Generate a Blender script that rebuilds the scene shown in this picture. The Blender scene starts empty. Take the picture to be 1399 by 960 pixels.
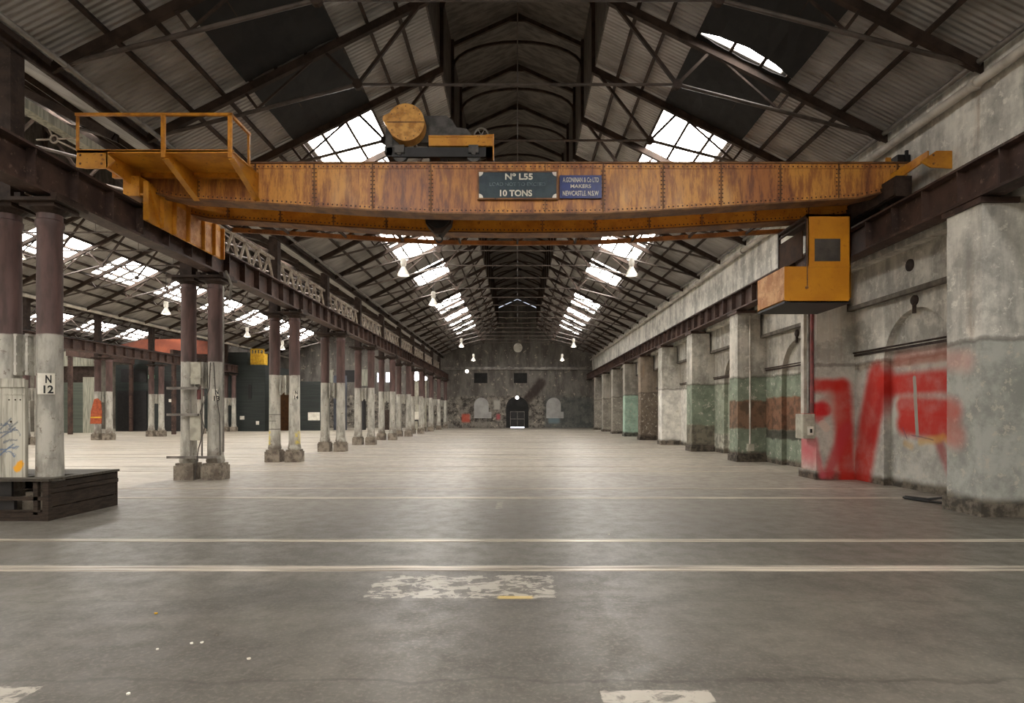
import bpy, math, random
from mathutils import Vector, Matrix
random.seed(7)
S = bpy.context.scene
COL = S.collection
F, H0, BAY = 823.5, 1.7, 5.43
PI = math.pi

# ------------------------------------------------------------------ materials
def lin(c):
    out = []
    for v in c:
        v /= 255.0
        out.append(v / 12.92 if v <= 0.04045 else ((v + 0.055) / 1.055) ** 2.4)
    return (*out, 1.0)

class NT:
    """small node-tree writer"""
    def __init__(s, name):
        s.m = bpy.data.materials.new(name); s.m.use_nodes = True
        s.t = s.m.node_tree; s.b = s.t.nodes['Principled BSDF']
        g = s.t.nodes.new('ShaderNodeNewGeometry'); s.pos = g.outputs['Position']
        tc = s.t.nodes.new('ShaderNodeTexCoord'); s.obj = tc.outputs['Object']
    def n(s, kind, **kw):
        nd = s.t.nodes.new('ShaderNode' + kind)
        for k, v in kw.items():
            setattr(nd, k, v)
        return nd
    def put(s, sock, v):
        if isinstance(v, bpy.types.NodeSocket): s.t.links.new(v, sock)
        else: sock.default_value = v
    def math(s, op, a, b=0.0, clamp=False):
        nd = s.n('Math', operation=op, use_clamp=clamp)
        s.put(nd.inputs[0], a); s.put(nd.inputs[1], b)
        return nd.outputs[0]
    def mapr(s, v, a, b, c=0.0, d=1.0, smooth=True):
        nd = s.n('MapRange', interpolation_type='SMOOTHSTEP' if smooth else 'LINEAR')
        s.put(nd.inputs[0], v)
        for i, x in enumerate((a, b, c, d)): nd.inputs[i + 1].default_value = x
        return nd.outputs[0]
    def mix(s, fac, a, b, mode='MIX'):
        nd = s.n('Mix', data_type='RGBA', blend_type=mode)
        s.put(nd.inputs[0], fac); s.put(nd.inputs[6], a); s.put(nd.inputs[7], b)
        return nd.outputs[2]
    def scale(s, vec, sx, sy, sz):
        nd = s.n('Mapping'); s.put(nd.inputs[0], vec); nd.inputs['Scale'].default_value = (sx, sy, sz)
        return nd.outputs[0]
    def noise(s, vec, sc, detail=6, rough=.6, dist=0.0):
        nd = s.n('TexNoise'); s.put(nd.inputs['Vector'], vec)
        nd.inputs['Scale'].default_value = sc; nd.inputs['Detail'].default_value = detail
        nd.inputs['Roughness'].default_value = rough; nd.inputs['Distortion'].default_value = dist
        return nd.outputs['Fac']
    def xyz(s, vec):
        nd = s.n('SeparateXYZ'); s.put(nd.inputs[0], vec)
        return nd.outputs
    def bump(s, h, strength=.3, dist=.02):
        nd = s.n('Bump'); s.put(nd.inputs['Height'], h)
        nd.inputs['Strength'].default_value = strength; nd.inputs['Distance'].default_value = dist
        s.put(s.b.inputs['Normal'], nd.outputs[0])
    def done(s, col=None, rough=.7, metal=0.0, spec=.5):
        if col is not None: s.put(s.b.inputs['Base Color'], col)
        s.put(s.b.inputs['Roughness'], rough); s.b.inputs['Metallic'].default_value = metal
        s.b.inputs['Specular IOR Level'].default_value = spec
        return s.m
    # soft-edged stroke (a segment with a radius) in the plane u,v
    def stroke(s, u, v, p, q, r, soft):
        dx, dy = q[0] - p[0], q[1] - p[1]; L2 = dx * dx + dy * dy + 1e-9
        a = s.math('SUBTRACT', u, p[0]); b = s.math('SUBTRACT', v, p[1])
        t = s.math('ADD', s.math('MULTIPLY', a, dx / L2), s.math('MULTIPLY', b, dy / L2), clamp=True)
        ex = s.math('SUBTRACT', a, s.math('MULTIPLY', t, dx)); ey = s.math('SUBTRACT', b, s.math('MULTIPLY', t, dy))
        d = s.math('SQRT', s.math('ADD', s.math('MULTIPLY', ex, ex), s.math('MULTIPLY', ey, ey)))
        return s.mapr(d, r - soft, r + soft, 1.0, 0.0)
    def boxm(s, u, v, u0, u1, v0, v1, soft):
        a = s.math('MULTIPLY', s.mapr(u, u0 - soft, u0 + soft), s.mapr(u, u1 - soft, u1 + soft, 1, 0))
        b = s.math('MULTIPLY', s.mapr(v, v0 - soft, v0 + soft), s.mapr(v, v1 - soft, v1 + soft, 1, 0))
        return s.math('MULTIPLY', a, b)

def pm(name, base, var=None, sc=3, rough=.7, metal=0, bump=0, st=(1, 1, 1), lo=.38, hi=.64, spots=None, spec=.4):
    t = NT(name); v = t.scale(t.pos, *st)
    f = t.mapr(t.noise(v, sc), lo, hi)
    c = t.mix(f, lin(base), lin(var or tuple(x * .7 for x in base)))
    if spots:
        c = t.mix(t.mapr(t.noise(v, sc * 4.3, 8, .7), .58, .66), c, lin(spots))
    if bump: t.bump(t.noise(v, sc * 6, 8), bump, .01)
    return t.done(c, rough, metal, spec)

def emit(name, col, strength):
    t = NT(name); t.b.inputs['Base Color'].default_value = (.8, .8, .8, 1)
    t.b.inputs['Emission Color'].default_value = lin(col); t.b.inputs['Emission Strength'].default_value = strength
    return t.done(None, .5)

M = {}
M['iron'] = pm('dark_iron', (66, 54, 48), (46, 38, 34), 4, .6, 0, .1, spots=(82, 66, 56), spec=.15)
M['truss'] = pm('truss_steel', (66, 54, 47), (46, 38, 33), 3, .65, spec=.15)
M['tie'] = pm('tie_steel', (84, 74, 67), (60, 52, 47), 3, .55)
M['paleiron'] = pm('pale_painted_iron', (176, 166, 152), (132, 118, 106), 5, .6, spots=(104, 84, 72))
M['rail_girder'] = pm('girder_paint', (82, 64, 57), (58, 46, 42), 2, .55, 0, .1, spots=(112, 94, 82), spec=.2)
M['pipe_white'] = pm('white_pipe', (196, 190, 178), (160, 152, 140), 2, .4)
M['pipe_grey'] = pm('grey_pipe', (132, 127, 120), (98, 93, 88), 3, .4, .3)
M['wood'] = pm('dark_timber', (60, 50, 42), (38, 32, 28), 5, .65, 0, .2, st=(1, 1, 6), spots=(76, 66, 56), spec=.15)
M['woodtop'] = pm('dark_timber_top', (70, 63, 52), (50, 45, 38), 5, .7, 0, .2, st=(1, 6, 1))
M['black'] = pm('black_steel', (34, 32, 32), (24, 22, 22), 5, .5)
M['motor'] = pm('motor_grey', (90, 87, 84), (62, 60, 58), 5, .55, .2)
M['steel'] = pm('worn_steel', (206, 197, 182), (136, 127, 115), 1.3, .3, .35, st=(.3, 5, 1))
M['glass'] = pm('smoky_glass', (86, 80, 74), (66, 62, 58), 2, .15, 0, spec=.8)
M['yellow'] = pm('crane_yellow', (206, 144, 44), (178, 116, 32), 2.5, .45, 0, .05, spots=(140, 84, 26))
M['yellowrail'] = pm('rail_yellow', (210, 142, 40), (170, 108, 30), 6, .45)
M['cab'] = pm('cab_yellow', (198, 132, 26), (184, 118, 22), 1.5, .4, 0, 0, spots=(176, 110, 22))
M['peach'] = pm('scraped_paint', (208, 160, 112), (176, 120, 72), 4, .6, spots=(110, 70, 40))
M['brown'] = pm('brown_board', (62, 38, 16), (46, 28, 12), 4, .7, spec=.15)
M['disc'] = pm('ochre_paint', (222, 166, 86), (176, 120, 52), 5, .5, spots=(140, 110, 78))
M['white'] = pm('white_enamel', (226, 222, 210), (200, 194, 180), 3, .5)
M['letter_black'] = pm('black_lettering', (26, 26, 26), (18, 18, 18), 3, .6)
M['letter_white'] = pm('white_lettering', (222, 218, 204), (190, 186, 172), 9, .6)
M['letter_faint'] = pm('faded_lettering', (104, 120, 124), (66, 82, 88), 14, .6)
M['plate'] = pm('slate_plate', (52, 68, 74), (42, 56, 66), 6, .35, spots=(56, 66, 92))
M['blue'] = pm('blue_enamel', (44, 60, 122), (36, 48, 100), 5, .35)
M['rivet'] = pm('dark_rivet', (92, 62, 42), (66, 46, 34), 6, .5)
M['sheet_dark'] = pm('dark_sheet', (96, 89, 82), (66, 61, 56), 2, .7, st=(1, 3, 1))
M['cover'] = pm('blackout_cloth', (36, 35, 34), (26, 25, 24), 1.2, .85, 0, .2)
M['greybox'] = pm('grey_enclosure', (176, 172, 156), (146, 142, 128), 4, .5)
M['redpipe'] = pm('maroon_pipe', (128, 64, 62), (96, 56, 54), 4, .5)
M['cable'] = pm('black_rubber', (26, 25, 24), (18, 18, 17), 4, .5)
M['cable_grey'] = pm('dusty_cable', (78, 73, 68), (58, 54, 50), 4, .6)
M['orange'] = pm('orange_girder', (142, 74, 48), (116, 58, 40), 1, .5)
M['bk_green'] = pm('dark_green_cladding', (44, 50, 47), (34, 38, 37), 1.5, .55, st=(.3, .3, 8))
M['bk_blue'] = pm('blue_grey_panel', (74, 78, 88), (56, 60, 68), 1.5, .5)
M['shutter'] = pm('grey_green_shutter', (92, 98, 88), (80, 86, 78), 1, .5, st=(.2, .2, 8))
M['pale_sheet'] = pm('pale_corrugated', (164, 162, 146), (122, 122, 110), 3, .6, st=(5, 5, .3))
M['hivis'] = pm('orange_hivis', (168, 82, 46), (136, 62, 36), 6, .7)
M['yellow_mesh'] = pm('yellow_cage_paint', (214, 172, 46), (186, 140, 36), 6, .5)
M['lit'] = emit('daylight_pane', (255, 250, 243), 20.0)
M['winlit'] = emit('lit_window', (236, 238, 255), 3.0)
M['lamp'] = emit('lamp_glow', (255, 248, 236), 6.0)
M['led'] = emit('floodlight_glow', (255, 250, 255), 14.0)
M['exit'] = emit('exit_sign_glow', (70, 220, 120), .45)
M['enamel_lamp'] = pm('lamp_shade_enamel', (228, 224, 214), (206, 200, 190), 3, .35)

def roof_mat():
    t = NT('corrugated_roof_sheet')
    x, y, z = t.xyz(t.pos)
    w = t.math('SINE', t.math('MULTIPLY', y, 2 * PI / .12))
    f = t.mapr(t.noise(t.scale(t.pos, .35, .8, .35), 1.4), .35, .68)
    c = t.mix(f, lin((166, 161, 155)), lin((128, 124, 118)))
    c = t.mix(t.mapr(t.noise(t.scale(t.pos, .3, 3, .3), 2.5, 8), .58, .72), c, lin((110, 100, 90)))
    t.bump(w, .8, .02)
    return t.done(c, .6)
M['roof'] = roof_mat()

def riveted_mat():
    t = NT('rusty_orange_girder_paint')
    v = t.scale(t.pos, 3.2, 3.2, .55)
    st = t.mapr(t.noise(v, 3.2, 9, .7), .42, .62)
    c = t.mix(st, lin((208, 146, 64)), lin((158, 98, 48)))
    big = t.mapr(t.noise(t.scale(t.pos, .55, .55, .25), 1.7, 3), .42, .6)
    c = t.mix(big, c, t.mix(st, lin((170, 106, 54)), lin((114, 68, 44))))
    sp = t.mapr(t.noise(t.scale(t.pos, 4, 4, .7), 5.5, 8, .75), .56, .66)
    c = t.mix(t.math('MULTIPLY', sp, .75), c, lin((112, 70, 54)))
    pale = t.mapr(t.noise(t.scale(t.pos, .9, .9, .5), 1.1, 2), .55, .72)
    c = t.mix(t.math('MULTIPLY', pale, .5), c, lin((214, 170, 112)))
    t.bump(t.noise(t.pos, 9, 6), .12, .01)
    return t.done(c, .45)
M['riveted'] = riveted_mat()
M['flange'] = pm('rusty_flange', (132, 92, 54), (96, 64, 42), 3, .6, spots=(74, 50, 38))

def floor_mat():
    t = NT('worn_concrete_floor')
    x, y, z = t.xyz(t.pos)
    n1 = t.noise(t.scale(t.pos, .35, .8, 1), .9, 8, .62, .4)
    n2 = t.noise(t.pos, 3.3, 9, .7)
    n3 = t.noise(t.pos, 28, 5, .7)
    far = t.mapr(t.math('ADD', y, t.math('MULTIPLY', t.math('SUBTRACT', n1, .5), 9.0)), 6.0, 19.0)  # concrete painted paler down the hall, standing in for brighter light and grazing sheen
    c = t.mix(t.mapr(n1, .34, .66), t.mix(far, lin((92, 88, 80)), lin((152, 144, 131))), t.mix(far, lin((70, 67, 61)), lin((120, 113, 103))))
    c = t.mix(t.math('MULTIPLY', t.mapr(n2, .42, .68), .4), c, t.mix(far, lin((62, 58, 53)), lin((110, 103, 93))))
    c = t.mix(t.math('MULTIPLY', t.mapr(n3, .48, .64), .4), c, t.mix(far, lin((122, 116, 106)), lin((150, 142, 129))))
    ed = t.math('ADD', x, t.math('MULTIPLY', t.math('SUBTRACT', n1, .5), .5))
    c = t.mix(t.math('MULTIPLY', t.mapr(ed, -8.95, -8.7, 1, 0), .75), c, t.mix(t.mapr(n1, .4, .6), lin((172, 163, 147)), lin((148, 139, 124))))
    ph = t.math('MODULO', t.math('ADD', y, BAY * 20 - 6.5), BAY)
    bn = t.noise(t.scale(t.pos, .5, 6, 1), 2, 6, .65)
    for q0, q1 in ((-.01, .2), (1.43, 1.6), (BAY - .06, BAY + .1)):
        bd = t.math('MULTIPLY', t.mapr(ph, q0 - .02, q0 + .02), t.mapr(ph, q1 - .02, q1 + .02, 1, 0))
        bd = t.math('MULTIPLY', bd, t.mapr(bn, .36, .56))
        c = t.mix(t.math('MULTIPLY', bd, .7), c, lin((178, 169, 155)))
    # long dragged scuffs across the hall
    sc = t.noise(t.scale(t.pos, .07, 3.2, 1), 1.5, 6, .6)
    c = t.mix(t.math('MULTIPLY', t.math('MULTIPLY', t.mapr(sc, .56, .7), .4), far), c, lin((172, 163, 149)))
    # flaking white paint: one worn patch behind the first track, two patches near the front
    wob = t.noise(t.scale(t.pos, 1, 1.6, 1), 5.5, 8, .7, .8)
    def flake(u0, u1, v0, v1, thr):
        m = t.math('MULTIPLY', t.boxm(x, y, u0, u1, v0, v1, .05), 1.15)
        k = t.math('ADD', m, t.math('MULTIPLY', t.math('SUBTRACT', wob, .5), thr))
        return t.mapr(k, 1.1, 1.16)
    f = flake(-1.45, .38, 5.5, 6.3, 4.6)
    f = t.math('MAXIMUM', f, t.math('MULTIPLY', flake(-1.18, .1, 5.5, 5.6, 1.4), .9))
    f = t.math('MAXIMUM', f, flake(.46, 1.21, 3.3, 3.73, .5))
    f = t.math('MAXIMUM', f, flake(-3.6, -2.9, 3.3, 3.78, .6))
    f = t.math('MAXIMUM', f, flake(-.42, -.24, 10.6, 11.6, 2.8))
    c = t.mix(f, c, lin((150, 144, 133)))
    yl = t.boxm(x, y, -.18, .14, 5.5, 5.58, .02)
    c = t.mix(t.math('MULTIPLY', yl, .7), c, lin((196, 168, 92)))
    # dark line of a slab joint and a wandering crack
    jy = t.math('ADD', y, t.math('MULTIPLY', t.math('SUBTRACT', t.noise(t.pos, 2.2, 7), .5), .3))
    for yy, w in ((3.82, .012), (5.42, .008)):
        d = t.math('ABSOLUTE', t.math('SUBTRACT', jy, yy))
        c = t.mix(t.math('MULTIPLY', t.mapr(d, w, w * 2.2, 1, 0), .5), c, lin((52, 48, 43)))
    t.bump(t.math('ADD', t.math('MULTIPLY', n2, .4), t.math('MULTIPLY', n3, .5)), .1, .01)
    rg = t.mapr(n2, .3, .7, .34, .5)
    return t.done(c, rg, 0, .5)
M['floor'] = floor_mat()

def plaster(name, up, lo=None, zs=2.95, band=None, strokes=None, axis='Y', brick=False, base=None, soft=.03, peel=None):
    """stained masonry: upper and lower paint, optional painted band, sprayed strokes"""
    t = NT(name)
    x, y, z = t.xyz(t.pos)
    u = y if axis == 'Y' else x
    warp = t.math('MULTIPLY', t.math('SUBTRACT', t.noise(t.pos, 2.5, 6), .5), .22)
    zz = t.math('ADD', z, warp)
    streak = t.math('ADD', t.math('MULTIPLY', t.noise(t.scale(t.pos, 2, 2, .35), 1.3, 8, .65), .45), t.math('MULTIPLY', t.noise(t.pos, .9, 9, .7), .55))
    c = t.mix(t.mapr(streak, .4, .62), lin(up), lin(tuple(v * .72 for v in up)))
    c = t.mix(t.math('MULTIPLY', t.mapr(t.noise(t.pos, 5.2, 9, .75), .55, .62), .55), c, lin(tuple(min(255, v * 1.1) for v in up)))
    rs = t.mapr(t.noise(t.scale(t.pos, 1.6, 1.6, .16), 1.1, 6, .6), .6, .72)
    c = t.mix(t.math('MULTIPLY', rs, .4), c, lin((150, 116, 84)))
    c = t.mix(t.math('MULTIPLY', t.mapr(t.noise(t.pos, 1.1, 8, .7), .5, .64), .6), c, lin(tuple(v * .62 for v in up)))
    if lo:
        l = t.mix(t.mapr(t.noise(t.pos, 2.1, 8, .68), .36, .64), lin(lo), lin(tuple(v * .82 for v in lo)))
        pl = t.mapr(t.noise(t.pos, 6.5, 9, .72), .57, .61)
        l = t.mix(t.math('MULTIPLY', pl, .8), l, lin(peel or (186, 180, 166)))
        for b in (band or []):
            l = t.mix(t.math('MULTIPLY', t.boxm(u, zz, -99, 99, b[0], b[1], .04), .9), l,
                      t.mix(t.mapr(t.noise(t.pos, 4, 8), .4, .62), lin(b[2]), lin(tuple(v * .7 for v in b[2]))))
        c = t.mix(t.mapr(zz, zs - soft, zs + soft, 1, 0), c, l)
        d = t.math('ABSOLUTE', t.math('SUBTRACT', zz, zs))
        c = t.mix(t.math('MULTIPLY', t.mapr(d, .02, .07, 1, 0), .5), c, lin((70, 62, 54)))
    if base:
        c = t.mix(t.mapr(zz, base[0] - .08, base[0] + .08, 1, 0), c,
                  t.mix(t.mapr(t.noise(t.pos, 5, 8), .4, .6), lin(base[1]), lin(tuple(v * .6 for v in base[1]))))
    g = t.mapr(t.noise(t.pos, 2.4, 6, .6), .3, .62, .8, 1)
    for (p, q, r, sf, col, op) in (strokes or []):
        m = t.stroke(t.math('ADD', u, t.math('MULTIPLY', warp, .25)), t.math('ADD', z, t.math('MULTIPLY', warp, .25)), p, q, r, sf)
        c = t.mix(t.math('MULTIPLY', t.math('MULTIPLY', m, g), op), c, lin(col))
    h = t.noise(t.pos, 11, 8, .7)
    if brick:
        v = t.n('CombineXYZ')
        t.put(v.inputs[0], t.math('ADD', x, y)); t.put(v.inputs[1], z)
        bt = t.n('TexBrick'); t.put(bt.inputs['Vector'], v.outputs[0])
        bt.inputs['Scale'].default_value = 1; bt.inputs['Brick Width'].default_value = .24
        bt.inputs['Row Height'].default_value = .085; bt.inputs['Mortar Size'].default_value = .008
        h = t.math('SUBTRACT', h, t.math('MULTIPLY', bt.outputs['Fac'], .12))
    t.bump(h, .35, .015)
    return t.done(c, .82, 0, .25)

def column_mat(name, split=2.97, white=(190, 186, 174), dark=(96, 72, 68)):
    t = NT(name)
    x, y, z = t.xyz(t.pos)
    w = t.math('ADD', z, t.math('MULTIPLY', t.math('SUBTRACT', t.noise(t.pos, 3, 6), .5), .06))
    up = t.mix(t.mapr(t.noise(t.scale(t.pos, 2, 2, .4), 3), .36, .64), lin(dark), lin(tuple(v * .72 for v in dark)))
    lo = t.mix(t.mapr(t.noise(t.scale(t.pos, 2, 2, .6), 2.4, 8, .65), .38, .66), lin(white), lin(tuple(v * .74 for v in white)))
    lo = t.mix(t.math('MULTIPLY', t.mapr(t.noise(t.pos, 6, 9, .75), .57, .64), .8), lo, lin((104, 92, 80)))
    low = t.math('MULTIPLY', t.mapr(w, .35, 1.1, 1, 0), t.mapr(t.noise(t.pos, 2.6, 8, .7), .42, .56))
    lo = t.mix(t.math('MULTIPLY', low, .8), lo, lin((98, 86, 74)))
    c = t.mix(t.mapr(w, split - .015, split + .015), lo, up)
    t.bump(t.noise(t.pos, 14, 6), .15, .01)
    return t.done(c, .55)
M['column'] = column_mat('two_tone_column_paint', white=(178, 174, 163))
M['colbase'] = pm('stained_base_paint', (140, 130, 116), (92, 82, 72), 4, .8, 0, .2, spots=(70, 60, 52))

def graffiti_board():
    t = NT('scribbled_board')
    x, y, z = t.xyz(t.pos)
    c = t.mix(t.mapr(t.noise(t.scale(t.pos, 4, 4, .5), 2.5, 8), .38, .64), lin((182, 178, 164)), lin((138, 134, 122)))
    w = t.math('MULTIPLY', t.math('SUBTRACT', t.noise(t.pos, 9, 5), .5), .22)
    u = t.math('ADD', x, w); v = t.math('ADD', z, w)
    for (p, q, col) in [((-8.6, 1.46), (-8.1, 1.5), (66, 82, 104)), ((-8.5, 1.36), (-8.02, 1.4), (66, 82, 104)), ((-8.3, 1.4), (-8.12, 1.58), (70, 84, 100)),
                        ((-8.25, 1.3), (-8.05, 1.44), (60, 78, 108)), ((-8.2, 1.52), (-7.95, 1.34), (66, 80, 104)), ((-8.22, 1.06), (-8.02, 1.02), (58, 90, 132)), ((-8.2, 1.24), (-7.98, 1.28), (74, 86, 100)), ((-8.4, 1.08), (-8.0, 1.14), (62, 92, 130)), ((-8.3, 1.0), (-8.05, 1.2), (62, 92, 130)), ((-8.14, 1.42), (-7.98, 1.56), (80, 88, 96))]:
        c = t.mix(t.math('MULTIPLY', t.stroke(u, v, p, q, .012, .012), .75), c, lin(col))
    c = t.mix(t.stroke(u, v, (-8.0, .8), (-7.96, .86), .06, .02), c, lin((226, 160, 36)))
    d = t.math('ABSOLUTE', t.math('SUBTRACT', t.math('FRACT', t.math('MULTIPLY', x, 6.0)), .5))
    c = t.mix(t.mapr(d, .0, .045, .6, 0), c, lin((70, 64, 56)))
    return t.done(c, .7)
M['board'] = graffiti_board()

# ------------------------------------------------------------------ mesh builder
ORG = {}
class MB:
    def __init__(s): s.v, s.f = [], []
    def add(s, vs, fs):
        o = len(s.v); s.v += [tuple(v) for v in vs]; s.f += [tuple(i + o for i in f) for f in fs]
    def box(s, x0, y0, z0, x1, y1, z1):
        x0, x1 = sorted((x0, x1)); y0, y1 = sorted((y0, y1)); z0, z1 = sorted((z0, z1))
        s.add([(x0, y0, z0), (x1, y0, z0), (x1, y1, z0), (x0, y1, z0), (x0, y0, z1), (x1, y0, z1), (x1, y1, z1), (x0, y1, z1)],
              [(0, 3, 2, 1), (4, 5, 6, 7), (0, 1, 5, 4), (1, 2, 6, 5), (2, 3, 7, 6), (3, 0, 4, 7)])
    def beam(s, p, q, w, h, up=(0, 0, 1)):
        p, q = Vector(p), Vector(q); d = (q - p).normalized(); up = Vector(up)
        a = d.cross(up)
        if a.length < 1e-4: a = d.cross(Vector((0, 1, 0)))
        a.normalize(); b = a.cross(d).normalized(); a *= w / 2; b *= h / 2
        vs = [p - a - b, p + a - b, p + a + b, p - a + b, q - a - b, q + a - b, q + a + b, q - a + b]
        s.add(vs, [(0, 1, 2, 3)[::-1], (4, 5, 6, 7), (0, 1, 5, 4), (1, 2, 6, 5), (2, 3, 7, 6), (3, 0, 4, 7)])
    def tube(s, p, q, r, n=10, r2=None):
        p, q = Vector(p), Vector(q); d = (q - p).normalized()
        a = d.cross(Vector((0, 0, 1)))
        if a.length < 1e-4: a = Vector((1, 0, 0))
        a.normalize(); b = d.cross(a); r2 = r if r2 is None else r2
        vs = []
        for c, rr in ((p, r), (q, r2)):
            for i in range(n):
                t = 2 * PI * i / n
                vs.append(c + a * math.cos(t) * rr + b * math.sin(t) * rr)
        fs = [(i, (i + 1) % n, n + (i + 1) % n, n + i) for i in range(n)]
        fs += [tuple(range(n))[::-1], tuple(range(n, 2 * n))]
        s.add(vs, fs)
    def path(s, pts, r, n=8):
        pts = [Vector(p) for p in pts]; o = len(s.v); vs = []
        for i, p in enumerate(pts):
            d = (pts[min(i + 1, len(pts) - 1)] - pts[max(i - 1, 0)]).normalized()
            a = d.cross(Vector((0, 0, 1)))
            if a.length < 1e-3: a = Vector((1, 0, 0))
            a.normalize(); b = d.cross(a)
            vs += [p + a * math.cos(2 * PI * k / n) * r + b * math.sin(2 * PI * k / n) * r for k in range(n)]
        fs = []
        for i in range(len(pts) - 1):
            for k in range(n):
                fs.append((i * n + k, i * n + (k + 1) % n, (i + 1) * n + (k + 1) % n, (i + 1) * n + k))
        fs += [tuple(range(n))[::-1], tuple(range((len(pts) - 1) * n, len(pts) * n))]
        s.add(vs, fs)
    def lathe(s, prof, c=(0, 0, 0), n=20, axis='Z'):
        c = Vector(c); vs = []
        for r, h in prof:
            for i in range(n):
                t = 2 * PI * i / n; a, b = r * math.cos(t), r * math.sin(t)
                vs.append(c + Vector({'Z': (a, b, h), 'Y': (a, h, b), 'X': (h, a, b)}[axis]))
        fs = []
        for j in range(len(prof) - 1):
            for i in range(n):
                fs.append((j * n + i, j * n + (i + 1) % n, (j + 1) * n + (i + 1) % n, (j + 1) * n + i))
        fs += [tuple(range(n))[::-1], tuple(range((len(prof) - 1) * n, len(prof) * n))]
        s.add(vs, fs)
    def prism(s, poly, axis, a, b):
        n = len(poly)
        def P(u, w, d): return {'Y': (u, d, w), 'X': (d, u, w), 'Z': (u, w, d)}[axis]
        vs = [P(u, w, a) for u, w in poly] + [P(u, w, b) for u, w in poly]
        fs = [tuple(range(n)), tuple(range(n, 2 * n))[::-1]] + [(i, n + i, n + (i + 1) % n, (i + 1) % n) for i in range(n)]
        s.add(vs, fs)
    def ribbon(s, low, high, y0, y1):
        """closed slab between two x-z polylines of equal length, from y0 to y1"""
        n = len(low); vs = []
        for y in (y0, y1):
            vs += [(x, y, z) for x, z in low] + [(x, y, z) for x, z in high]
        fs = []
        for i in range(n - 1):
            fs += [(i, i + 1, n + i + 1, n + i), (2 * n + i, 3 * n + i, 3 * n + i + 1, 2 * n + i + 1),
                   (i, 2 * n + i, 2 * n + i + 1, i + 1), (n + i, n + i + 1, 3 * n + i + 1, 3 * n + i)]
        fs += [(0, n, 3 * n, 2 * n), (n - 1, 3 * n - 1, 4 * n - 1, 2 * n - 1)]
        s.add(vs, fs)
    def dome(s, c, r, sgn=-1):
        c = Vector(c); k = 6
        vs = [c + Vector((r * math.cos(2 * PI * i / k), 0, r * math.sin(2 * PI * i / k))) for i in range(k)]
        vs += [c + Vector((.6 * r * math.cos(2 * PI * i / k), sgn * r * .55, .6 * r * math.sin(2 * PI * i / k))) for i in range(k)]
        fs = [(i, (i + 1) % k, k + (i + 1) % k, k + i) for i in range(k)] + [tuple(range(k, 2 * k))]
        s.add(vs, fs)
    def build(s, name, mat, parent=None, local=False, smooth=False):
        o3 = Vector((0, 0, 0))
        if parent is not None and not local: o3 = ORG.get(parent.name, Vector((0, 0, 0)))
        me = bpy.data.meshes.new(name)
        me.from_pydata([(v[0] - o3.x, v[1] - o3.y, v[2] - o3.z) for v in s.v], [], s.f)
        me.validate(); me.update()
        bmo = __import__('bmesh').new(); bmo.from_mesh(me)
        __import__('bmesh').ops.recalc_face_normals(bmo, faces=bmo.faces); bmo.to_mesh(me); bmo.free()
        if smooth:
            for p in me.polygons: p.use_smooth = True
            me.set_sharp_from_angle(angle=math.radians(38))
        me.materials.append(mat)
        o = bpy.data.objects.new(name, me); COL.objects.link(o)
        if parent is not None:
            o.parent = parent; ORG[o.name] = ORG.get(parent.name, Vector((0, 0, 0)))
        return o

def tag(o, label, cat, group=None):
    o['label'] = label; o['category'] = cat
    if group: o['group'] = group
    return o
def thing(name, label, cat, loc=(0, 0, 0), group=None):
    o = bpy.data.objects.new(name, None); COL.objects.link(o); o.location = loc
    o.empty_display_size = .2; ORG[o.name] = Vector(loc)
    return tag(o, label, cat, group)
def struct(mb, name, mat, smooth=False):
    o = mb.build(name, mat, smooth=smooth); o['kind'] = 'structure'; return o
def dup(root, loc, label, group=None):
    r = root.copy(); COL.objects.link(r); r.location = loc; r['label'] = label
    if group: r['group'] = group
    for ch in list(root.children):
        c = ch.copy(); COL.objects.link(c); c.parent = r
        for g in list(ch.children):
            d = g.copy(); COL.objects.link(d); d.parent = c
    return r
def text(body, name, mat, size, c, parent, width=None, height=None, rotz=0.0, depth=.004):
    """raised lettering facing the camera (-Y), centred on c, turned by rotz"""
    cu = bpy.data.curves.new(name + '_curve', 'FONT'); cu.body = body; cu.size = size
    cu.align_x = 'CENTER'; cu.align_y = 'CENTER'; cu.extrude = depth; cu.offset = size * (.028 if size > .12 else .012)
    tmp = bpy.data.objects.new(name + '_tmp', cu); COL.objects.link(tmp)
    dg = bpy.context.evaluated_depsgraph_get()
    me = bpy.data.meshes.new_from_object(tmp.evaluated_get(dg))
    bpy.data.objects.remove(tmp); bpy.data.curves.remove(cu)
    xs = [v.co.x for v in me.vertices]; ys = [v.co.y for v in me.vertices]
    sx = width / (max(xs) - min(xs)) if width else 1; sy = height / (max(ys) - min(ys)) if height else sx
    cx, cy = (max(xs) + min(xs)) / 2, (max(ys) + min(ys)) / 2
    o3 = ORG.get(parent.name, Vector((0, 0, 0)))
    R = Matrix.Rotation(rotz, 3, 'Z')
    for v in me.vertices:
        q = R @ Vector(((v.co.x - cx) * sx, -v.co.z, (v.co.y - cy) * sy))
        v.co = q + Vector(c) - o3
    me.name = name; me.materials.clear(); me.materials.append(mat)
    o = bpy.data.objects.new(name, me); COL.objects.link(o); o.parent = parent; ORG[o.name] = o3
    return o
ORD = 'first second third fourth fifth sixth seventh eighth ninth tenth eleventh twelfth thirteenth fourteenth fifteenth sixteenth seventeenth eighteenth nineteenth twentieth'.split()

# ------------------------------------------------------------------ setting
YB, YE = -12.0, 66.0
HB = BAY / 2
T0 = 10.5                     # first visible truss
XL, XR = -42.3, 8.55
m = MB(); m.box(XL - .3, YB - .3, -.3, XR + .5, YE + .3, 0); struct(m, 'floor', M['floor'])

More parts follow.
